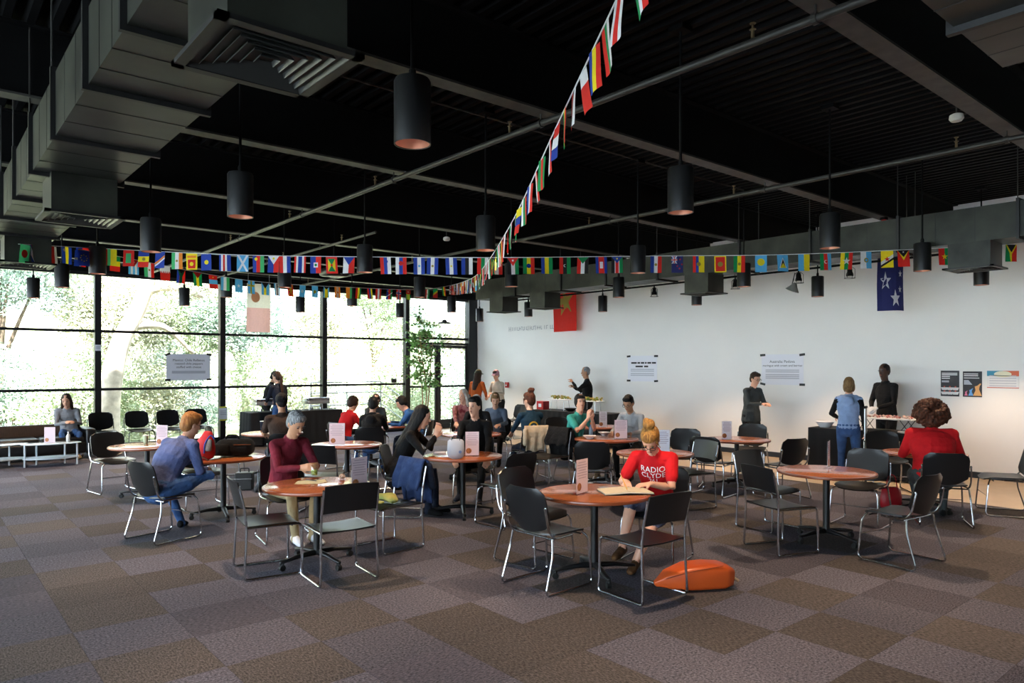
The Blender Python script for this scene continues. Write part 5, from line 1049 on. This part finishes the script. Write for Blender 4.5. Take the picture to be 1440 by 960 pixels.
# T5 bags
e = thing('backpack', 'black backpack lying on the table beside the red bag', 'backpack', at(329, 641, .7205), 10)
MB().rbox((.02, 0, .105), (.42, .26, .2), .07).build('main_body', C_BLACK, e, True); MB().rbox((-.12, -.12, .09), (.2, .09, .14), .03).build('pocket', C_BLACK, e, True)
MB().tube([(.02, -.135, .15), (.22, -.135, .15)], .004, 5).build('zip', M_chrome, e); MB().tube(bend([(-.1, 0, .19), (-.08, 0, .25), (.04, 0, .25), (.06, 0, .19)], .03), .012, 6).build('handle', C_BLACK, e)
e = thing('shopping_bag', 'slumped red bag with blue trim on the backpack table', 'bag', at(288, 641, .765), 5)
MB().loft([((0, 0, .03), .12, .08), ((0, 0, .12), .12, .075), ((.03, 0, .22), .07, .04), ((.04, 0, .27), .05, .02)], 14, fwd=(0, 1, 0)).build('bag_body', mat('bag_red', '#b8141c', .5, bump=.5, scale=10), e, True)
MB().tube(spline([(.02, -.085, .04), (.03, -.085, .15), (.08, -.05, .24), (.12, -.04, .2)], 6), .009, 6).build('trim', mat('trim_blue', '#2444a8', .5), e); MB().loft([((.06, -.075, .08), .04, .02), ((.07, -.06, .18), .03, .02)], 10, fwd=(0, 1, 0)).build('inner_pack', C_GREY, e, True)
# cups, bowls, bottle
def cup(px, py, label, m, r=.038, h=.105, straw=False):
    e = thing('drink_cup', label, 'cup', at(px, py, .7205)); MB().lathe([(r * .75, 0), (r, h), (r * .95, h), (r * .7, .004)], 18).build('cup_wall', m, e, 'auto')
    MB().lathe([(r * 1.04, h), (r * 1.04, h + .006), (r * .8, h + .01)], 18).build('lid', M_wht, e)
    if straw: MB().tube([(0, 0, .02), (.015, 0, h + .08)], .003, 5).build('straw', M_wht, e)
cup(205, 623, 'pale green paper cup on the table beside the blue shirt', mat('cup_pale_green', '#a9b89a', .6)); cup(683, 607, 'clear iced drink with a straw near the grey beanie', M_acr, .042, .13, True); cup(369, 604, 'dark travel mug beside the brown t-shirt', C_NAVY, .04, .14)
for px, py, lb in ((829, 617, 'white bowl beside the water bottle'), (850, 612, 'white bowl between the water bottle and greyish card stand')):
    e = thing('bowl', lb, 'bowl', at(px, py, .7205)); MB().lathe([(.04, 0), (.045, .008), (.095, .05), (.1, .052), (.09, .047), (.04, .014), (.0, .013)], 24).build('bowl_wall', M_wht, e, 'auto'); MB().lathe([(.0, .034), (.068, .033)], 16, closed_ends=False).build('food', M_food, e)
e = thing('water_bottle', 'water bottle with an orange cap before the teal t-shirt', 'bottle', at(831, 612, .7205)); MB().lathe([(.03, 0), (.033, .01), (.033, .12), (.013, .165), (.013, .175)], 16).build('bottle_wall', mat('bottle_blue', '#7f9fbc', .15), e, 'auto'); MB().lathe([(.015, .172), (.015, .2), (.012, .203)], 12).build('cap', mat('cap_orange', '#e0761c', .4), e)
# orange leather bag on the carpet
p = at(972, 826); e = thing('leather_bag', 'orange leather bag lying on the carpet', 'bag', (p.x, p.y, 0), 8)
MB().loft([((-.29, 0, .05), .03, .025), ((-.2, .0, .075), .09, .065), ((-.04, 0, .1), .135, .095), ((.12, 0, .105), .135, .1), ((.25, 0, .1), .13, .094), ((.27, 0, .098), .125, .088)], 28, fwd=(0, 0, 1), sq=.38).build('bag_body', mat('leather_orange', '#c4501c', .38, bump=.4, scale=9), e, True)
MB().tube([(-.26, -.13, .12), (-.05, -.135, .17), (.22, -.12, .2)], .004, 5).build('seam', mat('leather_seam', '#8a3510', .5), e); MB().tube([(.28, 0, .09), (.36, .04, .07), (.42, .03, .03)], .012, 6).build('strap', mat('strap_beige', '#b09a80', .6), e)
e = thing('tote_bag', 'red handbag on the floor by the red sweater', 'bag', at(1253, 714), 0)
MB().loft([((0, 0, .03), .14, .06), ((0, 0, .14), .14, .06), ((0, 0, .24), .12, .03)], 14, fwd=(0, 1, 0)).build('bag_body', mat('bag_crimson', '#a01420', .4), e, True); MB().tube(bend([(-.07, 0, .25), (-.03, 0, .42), (.05, 0, .42), (.08, 0, .25)], .06), .007, 6).build('handle', MATS['bag_crimson'], e)
e = thing('equipment_case', 'black equipment case on the floor behind the backpack table', 'case', at(344, 688), 10); MB().rbox((0, 0, .13), (.24, .2, .25), .015).build('case_body', M_can, e); MB().tube(bend([(-.06, 0, .255), (-.06, 0, .31), (.06, 0, .31), (.06, 0, .255)], .02), .009, 6).build('handle', M_blk, e); MB().box((0, -.102, .17), (.24, .004, .008)).build('lid_line', M_chrome, e)
p = at(364, 690); e = thing('instrument_case', 'long flat black case leaning by the brown t-shirt chair', 'case', (p.x, p.y, 0), 0); T = Matrix.Rotation(R(24), 4, 'Y'); MB().rbox((0, 0, .33), (.07, .3, .66), .03, M=T).build('case_shell', M_can, e, True); MB().box((-.037, 0, .33), (.006, .28, .6), M=T).build('edge_trim', mat('case_grey', '#85888c', .4), e)
# clothes hung on chairs
def drape(px, py, to, m, label, w=.24, f=.3, b=.38, name='jacket', inner=None):
    p = at(px, py); rz = face_to(p, at(*to)); e = empty(name, (p.x, p.y, 0), rz); tag(e, label, 'jacket')
    path = spline([(0, -.20, .84 - f), (0, -.225, .7), (0, -.29, .862), (0, -.345, .72), (0, -.36, .86 - b)], 6); k = len(path) - 1
    def fn(u, v):
        q = path[min(k, int(round((v + 1) / 2 * k)))]; return (u * w * (1 + .06 * math.sin(v * 7)), q.y + .018 * math.sin(u * 9 + v * 2) * abs(v), q.z + .015 * math.sin(u * 6) * abs(v))
    shell(fn, 14, k, .018).build('body', m, e, True); MB().loft([((w, -.33, .8), .04, .035), ((w * 1.05, -.36, .55), .045, .04), ((w * .95, -.37, .38), .04, .035)], 10).build('sleeve', m, e, True); MB().loft([((-w, -.33, .8), .04, .035), ((-w * 1.05, -.36, .6), .045, .04)], 10).build('sleeve', inner or m, e, True)
drape(547, 769, (446, 790), cloth('denim_jacket', '#33466e', '#26365a'), 'blue jacket hanging on a chair behind the maroon shirt table', .22, .28, .45, inner=C_NAVY)
drape(769, 682, (729, 689), C_BLACK, 'dark jacket hanging on a chair beside the cream coat', .22, .25, .5)
drape(744, 672, (712, 660), cloth('cream', '#c8b8a0'), 'cream coat hanging behind the hair-bun girl', .2, .2, .38)
p = at(547, 769); e = empty('folded_scarf', (p.x, p.y, .457), face_to(p, at(446, 790))); tag(e, 'crumpled green and yellow scarf on the jacket chair', 'scarf'); MB().loft([((-.15, .05, .035), .05, .03), ((0, .0, .045), .09, .04), ((.14, .06, .035), .06, .03)], 12, fwd=(0, 0, 1)).build('bundle', cloth('scarf', '#8a9a5a', '#b0a860'), e, True); MB().loft([((-.1, .15, .02), .03, .014), ((.05, .18, .02), .04, .014)], 10, fwd=(0, 0, 1)).build('tail', MATS['cloth_scarf'], e, True)
e = thing('fur_bag', 'dark fluffy bag on the floor beside the cream coat', 'bag', at(727, 690), 0); MB().ball((0, 0, .17), (.16, .12, .17), 16).build('bag_body', cloth('fur', '#1c1614', '#3a2c24', bump=1.0), e, True); MB().tube(bend([(-.06, 0, .32), (-.03, 0, .42), (.04, 0, .42), (.07, 0, .32)], .04), .007, 6).build('handle', C_BROWN, e)
# crutch held by the woman in the pale blue vest
d_ = (Vector((12.4, y2 + .35, 0)) - WOM).normalized(); rt_ = Vector((d_.y, -d_.x, 0)); c0 = WOM + rt_ * .25 - d_ * .06; e = empty('crutch', c0, math.atan2(rt_.y, rt_.x)); tag(e, 'silver underarm crutch beside the woman in the pale blue vest', 'crutch'); M_alu = mat('aluminium', '#c3c6ca', .3, metal=.9)
for s_ in (-1, 1): MB().tube([(0, s_ * .02, .38), (0, s_ * .07, .55), (0, s_ * .06, 1.16)], .014, 8).build('side_tube', M_alu, e)
MB().tube([(0, 0, .02), (0, 0, .5)], .011, 8).build('lower_tube', M_alu, e); MB().lathe([(.02, 0), (.02, .03), (.013, .05)], 12).build('rubber_tip', M_foot, e); MB().tube([(0, -.07, .76), (0, .07, .76)], .016, 8).build('hand_grip', M_foot, e); MB().loft([((0, -.08, 1.17), .025, .02), ((0, .08, 1.17), .025, .02)], 10, fwd=(0, 0, 1)).build('armpit_pad', M_foot, e, True)

# ------------------------------------------------------------------ food tables
M_cloth = mat('tablecloth_black', '#0b0c10', .85, bump=.2, scale=6)
def food_table(x0, x1, y0, y1, label, h=.76):
    e = empty('buffet_table', ((x0 + x1) / 2, (y0 + y1) / 2, 0)); tag(e, label, 'table'); a, b = (x1 - x0) / 2, (y1 - y0) / 2
    MB().rbox((0, 0, h - .015), (2 * a, 2 * b, .03), .008).build('tabletop', M_cloth, e)
    n = 140; per = []
    for i in range(n):
        t = i / n * 4 * (a + b); q = t
        if q < 2 * a: p_, nn = (-a + q, -b), (0, -1)
        elif q < 2 * a + 2 * b: p_, nn = (a, -b + q - 2 * a), (1, 0)
        elif q < 4 * a + 2 * b: p_, nn = (a - (q - 2 * a - 2 * b), b), (0, 1)
        else: p_, nn = (-a, b - (q - 4 * a - 2 * b)), (-1, 0)
        per.append((p_, nn, .014 * math.sin(t * 34)))
    vs = [(p_[0] + nn[0] * (.006 + .0 * w), p_[1] + nn[1] * .006, h - .004) for p_, nn, w in per] + [(p_[0] + nn[0] * (.03 + w), p_[1] + nn[1] * (.03 + w), .03) for p_, nn, w in per]
    MB().add(vs, [(i, (i + 1) % n, n + (i + 1) % n, n + i) for i in range(n)]).build('cloth_skirt', M_cloth, e, True)
    for sx in (-1, 1):
        for sy in (-1, 1): MB().tube([(sx * (a - .08), sy * (b - .08), 0), (sx * (a - .08), sy * (b - .08), h - .03)], .016, 8).build('leg', M_pipe, e)
    return e
food_table(11.8, 12.45, 4.5, 6.15, 'black-clothed food table before the man in white gloves'); food_table(11.55, 12.2, 10.6, 13.0, 'black-clothed food table with tiered salads'); food_table(5.85, 8.1, 16.0, 16.65, 'black-clothed food table with chafing dishes at the glass')
def chafing(x, y, rz, label):
    e = empty('chafing_dish', (x, y, .7605), rz); tag(e, label, 'chafing dish')
    MB().rbox((0, 0, .19), (.56, .34, .09), .02).build('pan', M_alu, e, 'auto'); MB().rbox((0, 0, .26), (.57, .35, .07), .03).build('lid', M_chrome, e, 'auto'); MB().tube(bend([(-.05, -.1, .29), (-.05, -.1, .33), (.05, -.1, .33), (.05, -.1, .29)], .02), .007, 6).build('lid_handle', M_blk, e)
    for sx in (-1, 1):
        for sy in (-1, 1): MB().tube([(sx * .25, sy * .14, 0), (sx * .24, sy * .14, .16)], .009, 6).build('leg', M_alu, e)
        MB().lathe([(.035, 0), (.035, .06), (.03, .065)], 12, c=(sx * .12, 0, 0)).build('fuel_can', M_chrome, e)
chafing(7.55, 16.3, .05, 'silver chafing dish with closed lid on the glass-side food table'); chafing(6.35, 16.35, -.05, 'silver chafing dish in front of the black-clad server')
for k, y in enumerate((12.3, 11.3)):
    e = empty('salad_stand', (11.85, y, .7605)); tag(e, ('wide raised tray heaped with green salad' if k == 0 else 'smaller raised tray of greens beside the wide salad tray'), 'food tray')
    for sx in (-.1, .1):
        for sy in (-.22, .22): MB().tube([(sx, sy, 0), (sx * .8, sy * .9, .25)], .006, 6).build('leg', M_chrome, e)
    MB().rbox((0, 0, .255), (.32, .56, .02), .008).build('tray', M_wht, e); rr = random.Random(k); s_ = MB()
    for q in range(46): s_.ball((rr.uniform(-.12, .12), rr.uniform(-.24, .24), .28 + rr.uniform(0, .06)), (.03, .03, .022), 6)
    s_.build('salad', mat('salad_green', '#5b7c30', .7, col2='#b89a4a', scale=14), e)['kind'] = 'stuff'
e = empty('serving_bowl', (11.75, 11.85, .7605)); tag(e, 'dark serving bowl between the raised salad trays', 'bowl'); MB().lathe([(.07, 0), (.14, .07), (.15, .075), (.13, .065), (.06, .012)], 22).build('bowl_wall', M_can, e, 'auto'); MB().lathe([(.0, .06), (.11, .05)], 14, closed_ends=False).build('food', M_food, e)
e = empty('red_box', (11.8, 12.85, .7605)); tag(e, 'red and white box at the end of the salad table', 'box'); MB().rbox((0, 0, .1), (.2, .24, .2), .006).build('carton', MATS['alarm_red'], e); MB().box((-.101, 0, .1), (.002, .1, .08)).build('white_panel', M_paper, e)
e = empty('serving_tray', (12.1, 4.98, .7605)); tag(e, 'long white tray of red berries on folding black legs', 'food tray'); MB().rbox((0, 0, .2), (.34, .86, .022), .008).build('tray', M_wht, e)
for sy in (-.32, .32):
    for q in (-1, 1): MB().tube([(q * .13, sy - .07, 0), (q * .13, sy + .07, .19)], .006, 6).build('leg', M_blk, e); MB().tube([(q * .13, sy + .07, 0), (q * .13, sy - .07, .19)], .006, 6).build('leg', M_blk, e)
rr = random.Random(9); s_ = MB()
for q in range(60): s_.ball((rr.uniform(-.13, .13), rr.uniform(-.38, .38), .225 + rr.uniform(0, .02)), (.022, .022, .018), 6)
s_.build('berries', mat('berries_red', '#a81c18', .4, col2='#e0d0c4', scale=9), e)['kind'] = 'stuff'
e = empty('mixing_bowl', (12.0, 5.95, .7605)); tag(e, 'white bowl at the end of the gloved man\'s food table', 'bowl'); MB().lathe([(.08, 0), (.14, .08), (.155, .1), (.145, .098), (.07, .012)], 24).build('bowl_wall', M_wht, e, 'auto'); MB().lathe([(.0, .085), (.12, .075)], 16, closed_ends=False).build('cream', M_paper, e)
for k, y in enumerate((5.35, 4.62)): e = empty('plate_stack', (11.88, y, .7605)); tag(e, ('stack of white plates beside the crutch on the food table', 'stack of white plates at the red sweater end of the food table')[k], 'plates'); [MB().lathe([(.06, 0), (.1, .012), (.098, .015), (.05, .005)], 20, c=(0, 0, .006 * q)).build('plate', M_wht, e, 'auto') for q in range(3)]

# ------------------------------------------------------------------ sofa and coffee tables at the glass
M_lea = mat('sofa_black_leather', '#0e0f12', .4, bump=.15, scale=20); M_sofab = mat('sofa_back_brown', '#4a3426', .45, var=.3, scale=14, stretch=(14, 1, 1))
e = empty('sofa', (1.55, 16.55, 0)); tag(e, 'long low black leather sofa with brown back along the glass', 'sofa')
MB().rbox((0, 0, .22), (2.3, .86, .22), .04).build('base', M_lea, e, True)
for k in range(3): MB().rbox((-.75 + .75 * k, -.06, .37), (.74, .72, .12), .04).build('seat_cushion', M_lea, e, True)
MB().rbox((0, .33, .47), (2.3, .18, .36), .05).build('backrest', M_sofab, e, True)
for s_ in (-1, 1): MB().rbox((s_ * 1.22, 0, .34), (.17, .88, .48), .04).build('armrest', M_lea, e, True)
for sx in (-1, 1):
    for sy in (-1, 1): MB().tube([(sx * 1.1, sy * .33, 0), (sx * 1.1, sy * .33, .12)], .02, 8).build('leg', M_chrome, e)
def coffee(px, py, label, rz):
    p = at(px, py, .41); e = empty('coffee_table', (p.x, p.y, 0), rz); tag(e, label, 'table'); mw = mat('coffee_white_metal', '#dcdfe4', .35)
    S = Matrix.Diagonal((1.75, 1, 1, 1)); MB().lathe([(.26, .395), (.27, .4), (.27, .408), (.26, .412)], 36, M=S).build('glass_top', mat('coffee_glass', '#c6d2d8', .06, spec=.8), e, 'auto'); MB().lathe([(.24, .13), (.25, .135), (.25, .15), (.24, .155)], 36, M=S).build('lower_shelf', mw, e, 'auto')
    for sx, sy in ((-.4, -.08), (.4, -.08), (-.22, .2), (.22, .2)): MB().tube([(sx, sy, 0), (sx, sy, .396)], .015, 8).build('leg', mw, e)
coffee(72, 622.5, 'oval white coffee table in front of the sofa', -.1); coffee(-4, 625, 'second oval white coffee table at the sofa\'s far end', .1)
p = at(70, 622, .413); e = empty('card_stand', p, YAW - R(90)); tag(e, 'white card stand on the oval coffee table', 'card stand'); MB().box((0, 0, .14), (.2, .006, .28)).build('card', M_pink, e); MB().box((0, 0, .003), (.2, .08, .004)).build('foot', M_acr, e); MB().add([(x, -.0045, y) for x, y in disc_pts(-.05, .05, .035)], [tuple(range(16))]).build('food_photo', M_food, e)
p = at(96, 621, .413); e = empty('white_bottle', p); tag(e, 'white bottle beside the card on the oval coffee table', 'bottle'); MB().lathe([(.03, 0), (.034, .01), (.034, .11), (.014, .15), (.014, .17)], 14).build('bottle_wall', M_wht, e, 'auto'); MB().lathe([(.016, .165), (.016, .185)], 10).build('cap', M_paper, e)
